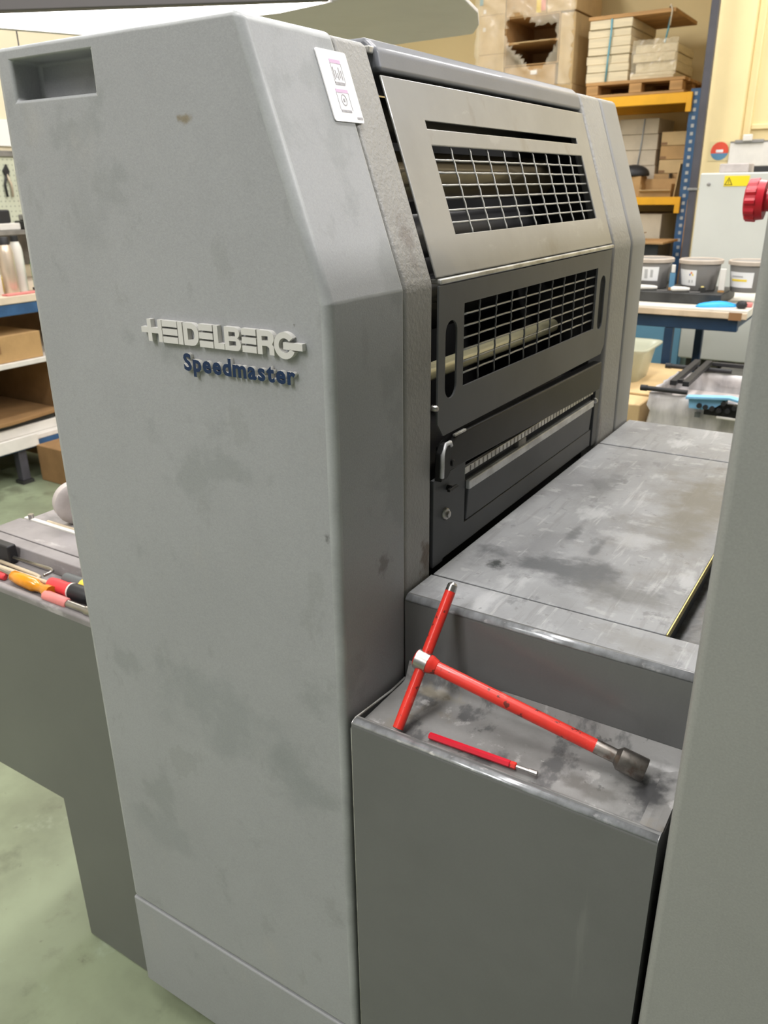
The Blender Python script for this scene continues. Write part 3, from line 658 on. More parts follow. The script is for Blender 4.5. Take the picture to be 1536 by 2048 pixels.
# ---------------------------------------------------------------- inspection lamp above the press
LP = thing('inspection_lamp', 'bright hanging lamp with grey curved hood over the press', 'lamp', (-2.0, 2.0, 2.02))
bm = bmesh.new(); pts = [(-2.66, 1.55), (-2.40, 2.03), (-1.655, 2.095), (-1.47, 2.045), (-1.49, 1.99), (-2.33, 1.60)]
extr('diffuser', [(-2.60, 1.50), (-2.36, 1.985), (-1.66, 2.078), (-1.485, 2.052), (-2.30, 1.62)], [], XY(2.0), .02, m_lampwhite, LP)
extr('side_rail', [(-2.70, 1.44), (-2.66, 1.40), (-2.28, 1.60), (-1.455, 2.035), (-1.475, 2.055), (-2.30, 1.635)], [], XY(1.998), .06, m_lamprim, LP, bevel=.004)
extr('back_rail', [(-2.62, 1.47), (-2.38, 2.0), (-1.67, 2.09), (-1.47, 2.06), (-1.47, 2.075), (-1.67, 2.115), (-2.40, 2.03), (-2.66, 1.47)], [], XY(1.998), .05, m_lamphood, LP)
extr('top_plate', [(-2.70, 1.44), (-2.66, 1.40), (-1.455, 2.035), (-1.47, 2.075), (-1.67, 2.115), (-2.40, 2.03)], [], XY(2.0595), .015, m_lamphood, LP)
bm.free()
# curved hood sheet
hood = [(-1.95, 2.15), (-1.44, 2.061), (-1.19, 2.16), (-1.17, 2.27), (-1.22, 2.45), (-1.30, 2.62), (-1.375, 2.735), (-1.39, 2.748), (-1.586, 2.764), (-2.0, 2.80)]
extr('hood_sheet', hood, [], lambda u, v, d: (u, v, 2.0+d), .012, m_lamphood, LP, bevel=.003)
for (hx, hy) in ((-2.3, 1.75), (-1.6, 2.06)): cyl('hanger', (hx, hy, 2.07), (hx, hy, CEIL), .004, m_lamprim, LP, seg=8)
tube('pull_cord', [(-2.56, 1.86, 2.07), (-2.56, 1.86, 1.95), (-2.56, 1.86, 1.80)], .0025, m_lamprim, LP, seg=6)
for hx, hy, e, sz in ((-2.05, 1.88, 10, .5),):
    l = D.lights.new('lamp_light', 'AREA'); l.shape = 'RECTANGLE'; l.size = .7; l.size_y = .2; l.energy = e; l.color = (1, .95, .92)
    o = D.objects.new('lamp_light', l); COL.objects.link(o); o.location = (hx, hy, 1.99); o.rotation_euler = (0, 0, math.radians(28))

# ---------------------------------------------------------------- pallet rack on the back wall
RK = thing('pallet_rack', 'warehouse rack with blue slotted uprights and yellow beams by the wall', 'rack', (-2.5, 6.5, 0))
for x in (-1.45, -3.75):
    for y in (6.20, 6.86):
        u = box('upright', x-.035, x+.035, y, y+.06, 0, 2.12, m_blue, RK, bevel=.004)
        if y < 6.5 and x > -2:
            for k in range(22): box('slot', x-.010, x+.010, y-.0015, y+.001, 1.05+.049*k, 1.071+.049*k, m_hole, u)
for z0, z1 in ((2.035, 2.10), (1.392, 1.445)):
    for y in (6.185, 6.90):
        box('beam', -3.73, -1.475, y, y+.045, z0, z1, m_yellow, RK, bevel=.004)
    box('beam_bracket', -1.505, -1.468, 6.178, 6.2, z0-.055, z1, m_yellow, RK, bevel=.003)
    for k in range(12): box('shelf_board', -3.70+.185*k, -3.52+.185*k, 6.235, 6.895, z1-.012, z1, m_board, RK)
for z in (1.0, 1.6, 1.95): box('brace', -1.455, -1.440, 6.25, 6.87, z, z+.03, m_blue, RK)
# pallet with stacks
PL = thing('wooden_pallet', 'wooden pallet holding cream paper stacks on top of the rack', 'pallet', (-1.87, 6.5, 2.10))
for k in range(5): box('top_plank', -2.215, -1.53, 6.19+.137*k, 6.29+.137*k, 2.178, 2.198, m_wood, PL, bevel=.003)
for y in (6.19, 6.47, 6.74): box('bottom_plank', -2.215, -1.53, y, y+.10, 2.101, 2.118, m_wood, PL, bevel=.003)
for x in (-2.21, -1.905, -1.63):
    for y in (6.192, 6.475, 6.745): box('block', x, x+.085, y, y+.09, 2.119, 2.177, m_wood, PL, bevel=.003)
z = 2.199; hs = [.062, .05, .056, .048, .06, .05, .056]
for i, h in enumerate(hs):
    o = .006*math.sin(i*2.3)
    s = box('paper_bundle', -2.222+o, -1.925+o*.7, 6.20-o, 6.78, z, z+h-.002, m_paper, None, bevel=.004)
    tag(s, 'cream paper bundle in the tall strapped stack, %s' % ['bottom one', 'second from the pallet', 'third from the pallet', 'middle one', 'third from the top', 'second from the top', 'top one under the wooden board'][i], 'paper', 'bundles of the tall strapped stack'); z += h
ztop = z
z = 2.199
for i, h in enumerate([.040, .062, .055, .052]):
    o = [0, .012, -.006, .004][i]
    s = box('paper_bundle', -1.892+o+(0 if i else -.02), -1.615+o*.5, 6.21+o, 6.70, z, z+h-.002, m_paper, None, bevel=.005)
    tag(s, 'cream paper bundle in the short film wrapped stack, %s' % ['bottom one', 'second from the pallet', 'second from the top', 'top one'][i], 'paper', 'bundles of the short stack'); z += h
box_ = box('stack_board', -2.228, -1.640, 6.192, 6.80, ztop, ztop+.024, m_wood, None, bevel=.003); tag(box_, 'thin wooden board laid on top of the tall strapped paper stack', 'board')
tag(tube('packing_strap', [(-2.075, 6.187, 2.20), (-2.068, 6.183, 2.35), (-2.060, 6.186, 2.5), (-2.062, 6.188, ztop+.0)], .006, m_strapblue, None, seg=6), 'blue packing strap around the tall paper stack', 'strap')
tag(tube('packing_strap', [(-1.70, 6.30, ztop-.01), (-1.706, 6.30, 2.50), (-1.72, 6.30, 2.42)], .006, m_strapblue, None, seg=6), 'blue packing strap hanging from the wooden board over the short stack', 'strap')
tag(tube('packing_strap', [(-1.665, 6.180, ztop-.08), (-1.660, 6.182, ztop+.01), (-1.672, 6.182, ztop+.040), (-1.69, 6.23, ztop+.028)], .005, m_reams, None, seg=6), 'pale strap end looped over the corner of the wooden board', 'strap')
bm = bmesh.new(); g = []
for i in range(15):
    r = []
    for j in range(9):
        x = -1.905+.305*i/14; zz_ = 2.215+.215*j/8
        r.append(bm.verts.new((x, 6.192+.008*math.sin(i*1.7+j)+.006*random.random(), zz_+.008*random.random())))
    g.append(r)
for i in range(14):
    for j in range(8): bm.faces.new((g[i][j], g[i+1][j], g[i+1][j+1], g[i][j+1]))
fo = from_bm('stretch_film', bm, m_film, None); fo.modifiers.new('s', 'SOLIDIFY').thickness = .001
tag(fo, 'crinkled clear film over the front of the short paper stack', 'film')

# film wrapped cartons left of the pallet
def carton(x0, x1, y0, y1, z0, z1, label, m=None, group='cartons on the rack', tape=True, parentless=True):
    t = thing('cardboard_box', label, 'box', ((x0+x1)/2, (y0+y1)/2, z0), group)
    box('body', x0, x1, y0, y1, z0, z1, m or m_card, t, bevel=.004)
    if tape: box('tape', (x0+x1)/2-.02, (x0+x1)/2+.02, y0-.0012, y0+.02, z1-.07, z1+.0012, m_tape, t)
    return t
def open_carton(x0, x1, y0, y1, z0, z1, label, m, group, top=True):
    """carton lying on its side with the mouth towards -Y"""
    t = thing('open_cardboard_box', label, 'box', ((x0+x1)/2, (y0+y1)/2, z0), group); w_ = .006
    box('bottom', x0, x1, y0, y1, z0, z0+w_, m, t)
    if top: box('top', x0, x1, y0, y1, z1-w_, z1, m, t)
    box('side', x0, x0+w_, y0, y1, z0+w_, z1-w_, m, t); box('side', x1-w_, x1, y0, y1, z0+w_, z1-w_, m, t)
    box('back', x0+w_, x1-w_, y1-w_, y1, z0+w_, z1-w_, m, t)
    return t
t = carton(-3.085, -2.875, 6.22, 6.75, 2.446, 2.70, 'tall brown carton under film with two white stickers, lower one', m_card2, 'film wrapped cartons', False)
box('sticker', -3.05, -3.03, 6.217, 6.222, 2.60, 2.625, m_white, t)
t = carton(-3.085, -2.875, 6.22, 6.75, 2.701, 3.02, 'tall brown carton under film with bright print at its corner', m_card2, 'film wrapped cartons', False)
box('sticker', -3.05, -3.03, 6.217, 6.222, 2.715, 2.74, m_white, t)
box('printed_corner', -3.083, -3.055, 6.216, 6.222, 2.77, 3.0, m_strapblue, t)
carton(-3.085, -2.33, 6.22, 6.75, 2.101, 2.21, 'flat brown carton at the bottom of the film wrapped pile', m_card2, 'film wrapped cartons', False)
carton(-3.085, -2.875, 6.22, 6.75, 2.211, 2.445, 'brown carton low in the film wrapped pile', m_card2, 'film wrapped cartons', False)
t = carton(-2.87, -2.47, 6.235, 6.75, 2.211, 2.352, 'brown carton with small white label below the open boxes', m_card, 'film wrapped cartons', False)
box('label', -2.66, -2.61, 6.231, 6.236, 2.29, 2.318, m_white, t)
t = open_carton(-2.87, -2.45, 6.225, 6.75, 2.354, 2.500, 'open brown carton, lower of two lying on their sides', m_card, 'open cartons in the film wrapped pile')
t = open_carton(-2.87, -2.45, 6.225, 6.75, 2.502, 2.668, 'open brown carton, upper of two lying on their sides', m_card, 'open cartons in the film wrapped pile')
tag(box('cardboard_flap', -2.76, -2.48, 6.12, 6.223, 2.492, 2.497, m_card2, None, rot=(.12, 0, 0)), 'loose cardboard flap sticking out between the two open cartons', 'cardboard')
t = carton(-2.87, -2.56, 6.225, 6.75, 2.670, 3.02, 'brown carton standing on the open ones', m_card, 'film wrapped cartons', True)
box('printed_sticker', -2.635, -2.60, 6.222, 6.226, 2.68, 2.90, m_yprint, t); box('printed_sticker', -2.60, -2.565, 6.222, 6.226, 2.69, 2.90, m_pink, t)
carton(-2.445, -2.335, 6.225, 6.75, 2.211, 2.66, 'narrow brown carton at the right end of the film wrapped pile', m_card2, 'film wrapped cartons', False)
carton(-2.555, -2.335, 6.225, 6.75, 2.672, 3.02, 'pale carton on top beside the printed stickers', m_card2, 'film wrapped cartons', False)
bm = bmesh.new(); g = {}
NXf, NZf = 34, 34
hole = lambda x, z: ((x+2.635)/.20)**2+((z-2.51+.06*math.sin(x*14))/.150)**2 < 1
for i in range(NXf+1):
    for j in range(NZf+1):
        x = -3.09+.76*i/NXf; z_ = 2.20+.78*j/NZf
        rim = ((x+2.635)/.20)**2+((z_-2.51+.06*math.sin(x*14))/.150)**2
        bulge = .035*math.exp(-(rim-1.25)**2/.25)
        g[i, j] = bm.verts.new((x+.012*random.uniform(-1, 1), 6.195-bulge-.022*abs(math.sin(x*19+z_*11+2*math.sin(z_*9)))-.01*random.random(), z_+.012*random.uniform(-1, 1)))
for i in range(NXf):
    for j in range(NZf):
        x = -3.09+.76*(i+.5)/NXf; z_ = 2.20+.78*(j+.5)/NZf
        if not hole(x, z_): bm.faces.new((g[i, j], g[i+1, j], g[i+1, j+1], g[i, j+1]))
for v in [v for v in bm.verts if not v.link_faces]: bm.verts.remove(v)
fo = from_bm('stretch_film', bm, m_film, None, smooth=True); fo.modifiers.new('s', 'SOLIDIFY').thickness = .001
tag(fo, 'torn crumpled film draped over the carton pile with an open hole', 'film')

# lower rack bay
z = 1.446
for i in range(5):
    h = .105
    s = box('paper_ream_stack', -2.02, -1.735+.004*(i % 2), 6.42, 6.85, z, z+h-.002, m_reams, None, bevel=.004)
    tag(s, 'beige wrapped paper block under the yellow beam, %s' % ['bottom of the column', 'second of the column', 'middle of the column', 'fourth of the column', 'top of the column'][i], 'paper', 'wrapped paper blocks'); z += h
tag(tube('packing_strap', [(-1.862, 6.414, 1.62), (-1.845, 6.414, 1.80), (-1.835, 6.414, 1.965)], .004, m_strapgrey, None, seg=6), 'grey strap running up the beige wrapped paper column', 'strap')
carton(-1.728, -1.49, 6.40, 6.85, 1.446, 1.598, 'brown carton at the bottom of the carton column in the rack', m_card, 'carton column in the rack', False)
for i, nm in enumerate(['second from the bottom', 'second from the top', 'topmost']):
    t = carton(-1.70, -1.49, 6.40, 6.85, 1.60+.092*i, 1.69+.092*i, 'brown carton of the carton column in the rack, '+nm, m_card if i % 2 else m_card2, 'carton column in the rack', False)
    box('tape', -1.70, -1.655, 6.3985, 6.402, 1.605+.092*i, 1.622+.092*i, m_tape, t)
# open carton in front on the lower shelf, black dome and loose pieces
t = LO = thing('open_cardboard_box', 'low open brown carton in front of the carton column', 'box', (-1.63, 6.24, 1.446), 'cartons on the rack')
for nm, a in (('front', (-1.76, -1.545, 6.195, 6.200, 1.446, 1.49)), ('back', (-1.76, -1.545, 6.31, 6.315, 1.446, 1.565)), ('side', (-1.76, -1.755, 6.2, 6.31, 1.446, 1.53)), ('side', (-1.55, -1.545, 6.2, 6.31, 1.446, 1.53)), ('bottom', (-1.755, -1.55, 6.2, 6.31, 1.446, 1.450))):
    box(nm, *a, m_card, t)
box('flap', -1.76, -1.545, 6.16, 6.195, 1.482, 1.486, m_card2, t, rot=(-.35, 0, 0))
tag(box('small_carton', -1.92, -1.768, 6.22, 6.38, 1.446, 1.583, m_card, None, bevel=.003), 'small brown carton under the black domed cover', 'box')
bm = bmesh.new(); bmesh.ops.create_uvsphere(bm, u_segments=20, v_segments=12, radius=1)
for v in bm.verts: v.co = Vector((-1.845+.115*v.co.x, 6.29+.085*v.co.y, 1.5840+max(0, .068*(v.co.z+.15))))
o = from_bm('dust_cover', bm, m_blackrub, None, smooth=True); tag(o, 'black domed dust cover on a small carton in the rack', 'cover')
tag(box('cardboard_sheet', -1.526, -1.520, 6.20, 6.36, 1.446, 1.66, m_card2, None, rot=(0, .10, 0)), 'cardboard sheet standing against the blue upright', 'cardboard')
tag(box('dark_sheet', -1.60, -1.594, 6.32, 6.395, 1.446, 1.60, m_machdark, None), 'dark sheet standing behind the low open carton', 'sheet')
# floor level goods below the lower beam
tag(box('packing_crate', -2.2, -1.60, 6.25, 6.85, 0, 1.33, m_reams, None, bevel=.005), 'beige wrapped pallet load under the lower yellow beam', 'crate')
tag(box('leaning_board', -1.40, -1.33, 6.02, 6.06, .0, 1.43, m_wood, None, bevel=.004, rot=(-.05, 0, 0)), 'upright brown wooden board beside the blue upright', 'board')
ST = thing('low_stand', 'dark stand with brown sheet on top in front of the rack', 'stand', (-1.62, 5.85, 0))
box('top', -1.86, -1.42, 5.65, 6.05, 1.16, 1.175, m_board, ST, bevel=.003)
box('case', -1.84, -1.46, 5.70, 6.03, .95, 1.158, m_machdark, ST, bevel=.006)
for x in (-1.82, -1.50):
    for y in (5.72, 5.98): box('leg', x, x+.04, y, y+.04, 0, .949, m_machdark, ST)
tag(box('cardboard_sheet', -1.80, -1.60, 5.66, 5.9, 1.1995, 1.2055, m_carddark, None, rot=(0, -.2, 0)), 'dark sheet tilted up on the low stand', 'cardboard')

# dark post
PO = thing('steel_post', 'dark steel post running from floor to ceiling beside the cream pilaster', 'post', (-1.262, 5.62, 0))
box('shaft', -1.285, -1.240, 5.60, 5.645, .012, CEIL-.012, m_post, PO, bevel=.004)
box('base_plate', -1.32, -1.205, 5.565, 5.68, .0, .012, m_post, PO)
box('top_plate', -1.32, -1.205, 5.565, 5.68, CEIL-.012, CEIL-.0005, m_post, PO)
box('clamp', -1.293, -1.232, 5.592, 5.653, 1.49, 1.505, m_steel, PO, bevel=.002)

# round sticker and clipboard on the pilaster
t = thing('round_sticker', 'round red and blue sticker on a cream square on the pilaster', 'sticker', (-1.152, 5.698, 1.66))
box('backing', -1.215, -1.088, 5.6975, 5.6998, 1.658, 1.768, mat('sticker_cream', (.72, .60, .33), .6), t)
def disc_part(name, a0, a1, m, r=.052, d=.0012):
    o = arc(0, 0, r, r, a0, a1, 20)
    return extr(name, o, [], lambda u, v, dd: (-1.151+u, 5.6972-dd, 1.714+v), d, m, t)
disc_part('red_segment', -14, 194, m_sticker_r); disc_part('blue_segment', 194, 346, m_sticker_b)
box('white_patch', -1.172, -1.130, 5.6950, 5.6958, 1.706, 1.722, m_white, t)
t = thing('clipboard', 'clipboard with white sheets and metal clip hanging on the wall', 'clipboard', (-.96, 5.69, 1.63))
box('sheet', -1.090, -.80, 5.678, 5.684, 1.625, 1.755, m_sheet, t); box('board', -1.092, -.79, 5.685, 5.69, 1.615, 1.765, m_machmid, t)
box('clip', -1.065, -.90, 5.668, 5.678, 1.752, 1.772, m_clip, t, bevel=.004); box('clip_lever', -1.02, -.965, 5.655, 5.668, 1.762, 1.80, m_sheet, t, bevel=.006)
box('hanger', -.96, -.94, 5.69, 5.70, 1.74, 1.76, m_clip, t)

# light grey machine
MA = thing('grey_machine', 'light grey cabinet machine with yellow warning sign behind the ink table', 'machine', (-.3, 4.9, 0))
box('upper_cabinet', -1.008, .35, 4.60, 5.25, .64, 1.578, m_machine, MA, bevel=.008)
ww = thing if False else None
sg = box('warning_sign', -.888, -.770, 4.597, 4.6005, 1.515, 1.563, m_sign, MA)
tri = extr('warning_triangle', [(-.886, 1.520), (-.846, 1.520), (-.866, 1.558)], [[(-.880, 1.5235), (-.852, 1.5235), (-.866, 1.551)]], lambda u, v, d: (u, 4.597-d, v), .0008, m_signblk, sg)
box('warning_mark', -.8675, -.8645, 4.5962, 4.597, 1.527, 1.545, m_signblk, sg)
lathe('cabinet_lock', (-.960, 4.601, 1.525), (0, -1, 0), [(0, .009), (.004, .009), (.006, .006)], m_clip, MA, seg=16)
box('lower_frame', -.99, .34, 4.72, 5.22, .04, .638, m_machdark, MA, bevel=.005)
for x in (-.86, -.72): box('bracket', x, x+.05, 4.66, 4.70, .47, .637, m_machmid, MA, bevel=.004)
lathe('white_knob', (-.735, 4.66, .505), (0, -1, 0), [(0, .012), (.02, .016), (.03, .010)], m_sheet, MA, seg=14)
lathe('red_knob', (-.635, 4.66, .60), (0, -1, 0), [(0, .02), (.015, .034), (.04, .034), (.05, .026)], m_redplain, MA, seg=20)
for x in (-.97, .28):
    for y in (4.74, 5.16): box('foot', x, x+.05, y, y+.05, 0, .0395, m_machdark, MA)
tag(box('grey_box', -.94, -.80, 4.70, 4.86, 1.579, 1.622, m_roll, None, bevel=.005), 'small grey box on top of the light grey machine', 'box')
tag(box('black_box', -.775, -.665, 4.70, 4.82, 1.579, 1.606, m_blackrub, None, bevel=.004), 'flat black box on top of the light grey machine', 'box')
# light blue cabinet
BC = thing('blue_cabinet', 'light blue metal cabinet standing under and behind the ink table', 'cabinet', (-1.35, 5.3, 0))
box('body', -1.75, -1.10, 5.10, 5.50, .05, .93, m_bluepanel, BC, bevel=.005)
for s in (-1.735, -1.42): box('door', s, s+.305, 5.085, 5.099, .07, .915, m_bluepanel, BC, bevel=.003)
box('plinth', -1.73, -1.12, 5.13, 5.48, 0, .049, m_machdark, BC)

# ink table
TB = thing('ink_table', 'worn white topped work table with dark blue frame holding ink tubs', 'table', (-.95, 4.0, 0))
box('top', -1.75, -.535, 3.60, 4.30, 1.012, 1.046, m_tabletop, TB, bevel=.004)
box('front_edging', -1.75, -.535, 3.590, 3.5995, 1.010, 1.036, m_tableedge, TB, bevel=.003)
box('edge_tape', -.605, -.555, 3.5885, 3.59, 1.006, 1.037, m_tape, TB)
box('front_rail', -1.72, -.57, 3.612, 3.65, .955, 1.0115, m_bluebeam, TB, bevel=.003)
box('back_rail', -1.72, -.57, 4.25, 4.285, .955, 1.0115, m_bluebeam, TB, bevel=.003)
for x in (-1.70, -.862):
    for y in (3.614, 4.245): box('leg', x, x+.036, y, y+.036, 0, .9545, m_bluebeam, TB, bevel=.003)
for x in (-1.70, -.605): box('side_rail', x, x+.03, 3.651, 4.249, .965, 1.011, m_bluebeam, TB)
tag(box('dark_mat', -1.15, -.665, 3.705, 4.02, 1.0465, 1.092, m_machdark, None, bevel=.005), 'dark tray under the row of ink tubs', 'tray')
def inktub(x, y, label, kind):
    t = thing('ink_tub', label, 'ink tub', (x, y, 1.0925), 'grey ink tubs on the table')
    lathe('body', (x, y, 1.0925), (0, 0, 1), [(0, .068), (.004, .072), (.105, .084), (.125, .087)], m_pot, t, seg=32)
    lathe('rim', (x, y, 1.205), (0, 0, 1), [(0, .0875), (.0, .0925), (.014, .0935), (.018, .088), (.016, .083), (.006, .080)], m_lid, t, seg=32)
    def lab(a0, a1, z0, z1, m, off, nm, par):
        bm = bmesh.new(); pr = None
        rr = lambda z: .072+(.084-.072)*(z-.004)/.101+off
        for k in range(13):
            a = math.radians(a0+(a1-a0)*k/12)
            q = [bm.verts.new((x+rr(zv)*math.sin(a), y-rr(zv)*math.cos(a), 1.0925+zv)) for zv in (z0, z1)]
            if pr: bm.faces.new((pr[0], q[0], q[1], pr[1]))
            pr = q
        o = from_bm(nm, bm, m, par); o.modifiers.new('s', 'SOLIDIFY').thickness = .0005; return o
    if kind == 0:
        L_ = lab(-20, 35, .035, .095, m_potlabel, .0009, 'label', t)
        lab(-8, 2, .045, .085, m_print, .0017, 'print', L_); lab(10, 18, .05, .083, m_print, .0017, 'print', L_)
    elif kind == 1:
        L_ = lab(-66, 2, .022, .088, m_potlabel, .0009, 'label', t)
        lab(-16, -11, .072, .080, m_oprint, .0017, 'hazard_print', L_); lab(-20, -16, .064, .072, m_bprint, .0017, 'hazard_print', L_); lab(-11, -7, .064, .072, m_yprint, .0017, 'hazard_print', L_)
        lab(-21, -17, .034, .046, m_print, .0017, 'print', L_); lab(-11, -8, .034, .046, m_print, .0017, 'print', L_)
    else:
        L_ = lab(-62, 20, .022, .085, m_potlabel, .0009, 'label', t)
        lab(-50, 2, .047, .056, m_yprint, .0017, 'print', L_); lab(-48, -10, .064, .070, m_print, .0017, 'print', L_)
    return t
inktub(-1.005, 3.86, 'grey ink tub with rounded white label at the row end by the press', 0)
inktub(-.795, 3.86, 'grey ink tub with square label and small orange hazard mark', 1)
inktub(-.590, 3.87, 'grey ink tub with yellow striped label beside the blue gloves', 2)
def spat(x, y, label, dz=.02):
    t = thing('ink_knife', label, 'ink knife', (x, y, 1.0925), 'tools beside the ink tubs')
    lathe('handle', (x-.080, y-.046, 1.0925+.0118), (1, .22, .0), [(0, .006), (.01, .0115), (.06, .010), (.078, .006)], m_sheet, t, seg=12)
    box('blade', x-.004, x+.04, y-.036, y-.022, 1.09255, 1.0955, m_clip, t, rot=(0, 0, .2))
spat(-.94, 3.772, 'white handled ink knife in front of the rounded label tub'); spat(-.80, 3.767, 'white handled ink knife in front of the hazard label tub')
t = thing('brush_stick', 'flat teal and wood stick standing between two ink tubs', 'tool', (-.893, 3.79, 1.0925), 'tools beside the ink tubs')
box('wood_foot', -.905, -.885, 3.782, 3.792, 1.0925, 1.104, m_wood, t); box('painted_grip', -.905, -.883, 3.782, 3.792, 1.1041, 1.165, m_sticker_b, t); box('bare_end', -.902, -.885, 3.782, 3.792, 1.1651, 1.20, m_sheet, t, bevel=.004)
t = thing('brush_stick', 'flat pale wooden stick standing beside the yellow striped tub', 'tool', (-.686, 3.79, 1.0925), 'tools beside the ink tubs')
box('wood_foot', -.697, -.672, 3.782, 3.792, 1.0925, 1.100, m_wood, t); box('painted_grip', -.697, -.672, 3.782, 3.792, 1.1001, 1.19, m_sheet, t, bevel=.003)
t = thing('brass_weight', 'small dark round weight with brass top by the ink tubs', 'weight', (-.758, 3.765, 1.0925), 'tools beside the ink tubs')
lathe('body', (-.758, 3.765, 1.0925), (0, 0, 1), [(0, .015), (.018, .015), (.02, .012)], m_machdark, t, seg=16); lathe('cap', (-.758, 3.765, 1.1126), (0, 0, 1), [(0, .008), (.004, .006)], m_brass, t, seg=12)
bm = bmesh.new(); n = 9
for i, (x, y, w_, h) in enumerate([(-.748, 3.628, .006, .004), (-.735, 3.635, .020, .012), (-.715, 3.65, .026, .017), (-.69, 3.668, .030, .02), (-.665, 3.685, .032, .02), (-.64, 3.70, .030, .017), (-.62, 3.715, .028, .012), (-.60, 3.72, .018, .007)]):
    for s in (-1, 0, 1): bm.verts.new((x-s*w_*.5, y+s*w_, 1.0470+(h if s == 0 else .0)+.002*random.random()))
bm.verts.ensure_lookup_table()
for i in range(7):
    for s in range(2): bm.faces.new((bm.verts[i*3+s], bm.verts[i*3+3+s], bm.verts[i*3+4+s], bm.verts[i*3+1+s]))
o = from_bm('rubber_glove', bm, m_glove, None, smooth=True); o.modifiers.new('s', 'SOLIDIFY').thickness = .002
tag(o, 'crumpled bright blue glove lying on the table edge', 'glove')
o = lathe('black_stopper', (-.572, 3.66, 1.0463), (0, 0, 1), [(0, .014), (.006, .020), (.018, .022), (.028, .016), (.031, .006)], m_blackrub, None, seg=18); tag(o, 'round black stopper at the table corner', 'stopper')
tag(box('red_label_packet', -.60, -.54, 3.70, 3.735, 1.0465, 1.064, m_pink, None, bevel=.004, rot=(0, 0, .1)), 'small red and white packet under the yellow striped tub', 'packet')

# bagged crate with rods, cartons and tub behind the footboard
CR = thing('bagged_crate', 'clear bag lined crate holding black rods behind the footboard', 'crate', (-.5, 3.05, 0))
box('body', -.680, -.20, 2.81, 3.18, .02, .80, m_roll, CR, bevel=.01)
bm = bmesh.new(); g = {}
def bagring(k, n=48):
    pts = []
    L4 = [(-.69, 2.795), (-.19, 2.795), (-.19, 3.20), (-.69, 3.20)]
    for i in range(n):
        s = i/n*4; e = int(s); f = s-e; a, b = L4[e], L4[(e+1) % 4]; pts.append((a[0]+(b[0]-a[0])*f, a[1]+(b[1]-a[1])*f))
    return pts
zs = [.30, .42, .54, .64, .72, .79, .815, .84, .862]
for k, z_ in enumerate(zs):
    for i, (px, py) in enumerate(bagring(k)):
        amp = .010 if k < 6 else .004
        wv = amp*math.sin(i*2.1+k*.9)+amp*.8*random.uniform(-1, 1)
        cxm, cym = px+.44, py-3.0; l_ = math.hypot(cxm, cym)
        off = wv+(.012 if k == 6 else 0)
        g[k, i] = bm.verts.new((px+cxm/l_*off, py+cym/l_*off, z_+.004*random.uniform(-1, 1)))
for k in range(len(zs)-1):
    for i in range(48): bm.faces.new((g[k, i], g[k, (i+1) % 48], g[k+1, (i+1) % 48], g[k+1, i]))
o = from_bm('plastic_bag', bm, m_bag, CR, smooth=True); o.modifiers.new('s', 'SOLIDIFY').thickness = .0015
o['label'] = 'crinkled clear plastic bag around the crate'
RD = 'black rods across the bagged crate'
def rod(p, q, r, label, m=None):
    t = thing('black_rod', label, 'rod', p, RD)
    cyl('shaft', p, q, r, m or m_blackrub, t, seg=12)
    pv, qv = Vector(p), Vector(q); d = (qv-pv).normalized(); cyl('end_cap', pv-d*.022, pv, r*1.25, m_blackrub, t, seg=12)
rod((-.70, 2.790, .8755), (-.565, 2.790, .8755), .0085, 'black capped rod lying along the front rim of the crate')
rod((-.720, 3.20, .8755), (-.50, 3.20, .8755), .0085, 'black capped rod lying along the back rim of the crate')
t = thing('sheet_gripper', 'black metal gripper bars lying from crate front to back', 'gripper', (-.60, 3.05, .868))
for x in (-.640, -.598): box('bar', x, x+.022, 2.83, 3.24, .885, .903, m_blackrub, t, bevel=.002, rot=(0, 0, .02))
box('bar', -.576, -.44, 3.215, 3.235, .887, .901, m_blackrub, t, bevel=.002); box('bar', -.617, -.5995, 2.86, 2.88, .887, .901, m_blackrub, t, bevel=.002)
bm = bmesh.new()
t = thing('blue_foam_tray', 'pale blue ridged foam piece with black round tubes resting on the crate', 'foam tray', (-.45, 2.9, .83))
extr('foam_roof', [(-.560, .872), (-.425, .884), (-.330, .866), (-.330, .858), (-.425, .875), (-.560, .863)], [], lambda u, v, d: (u, 2.745+d, v), .035, m_bluefoam, t, bevel=.002)
extr('foam_front', [(-.548, .832), (-.500, .832), (-.470, .840), (-.425, .8745), (-.552, .863)], [], lambda u, v, d: (u, 2.757+d, v), .02, m_bluefoam, t)
box('dark_inside', -.50, -.30, 2.762, 2.778, .815, .857, m_black, t)
for x, z_ in ((-.515, .845), (-.495, .842), (-.474, .840), (-.440, .861), (-.452, .836), (-.405, .850), (-.425, .838), (-.38, .838)):
    cyl('tube', (x, 2.748, z_), (x, 2.779, z_), .0082, m_blackrub, t, seg=16)
tag(box('rim_strip', -.458, -.30, 2.755, 2.778, .806, .8145, m_sheet, None, bevel=.003, rot=(0, .02, 0)), 'white plastic strip hanging on the crate front', 'strip')
# clip tag on bag
tag(box('bag_clip', -.530, -.512, 2.771, 2.777, .800, .816, m_rubgrey, None), 'small dark clip on the front of the bagged crate', 'clip')
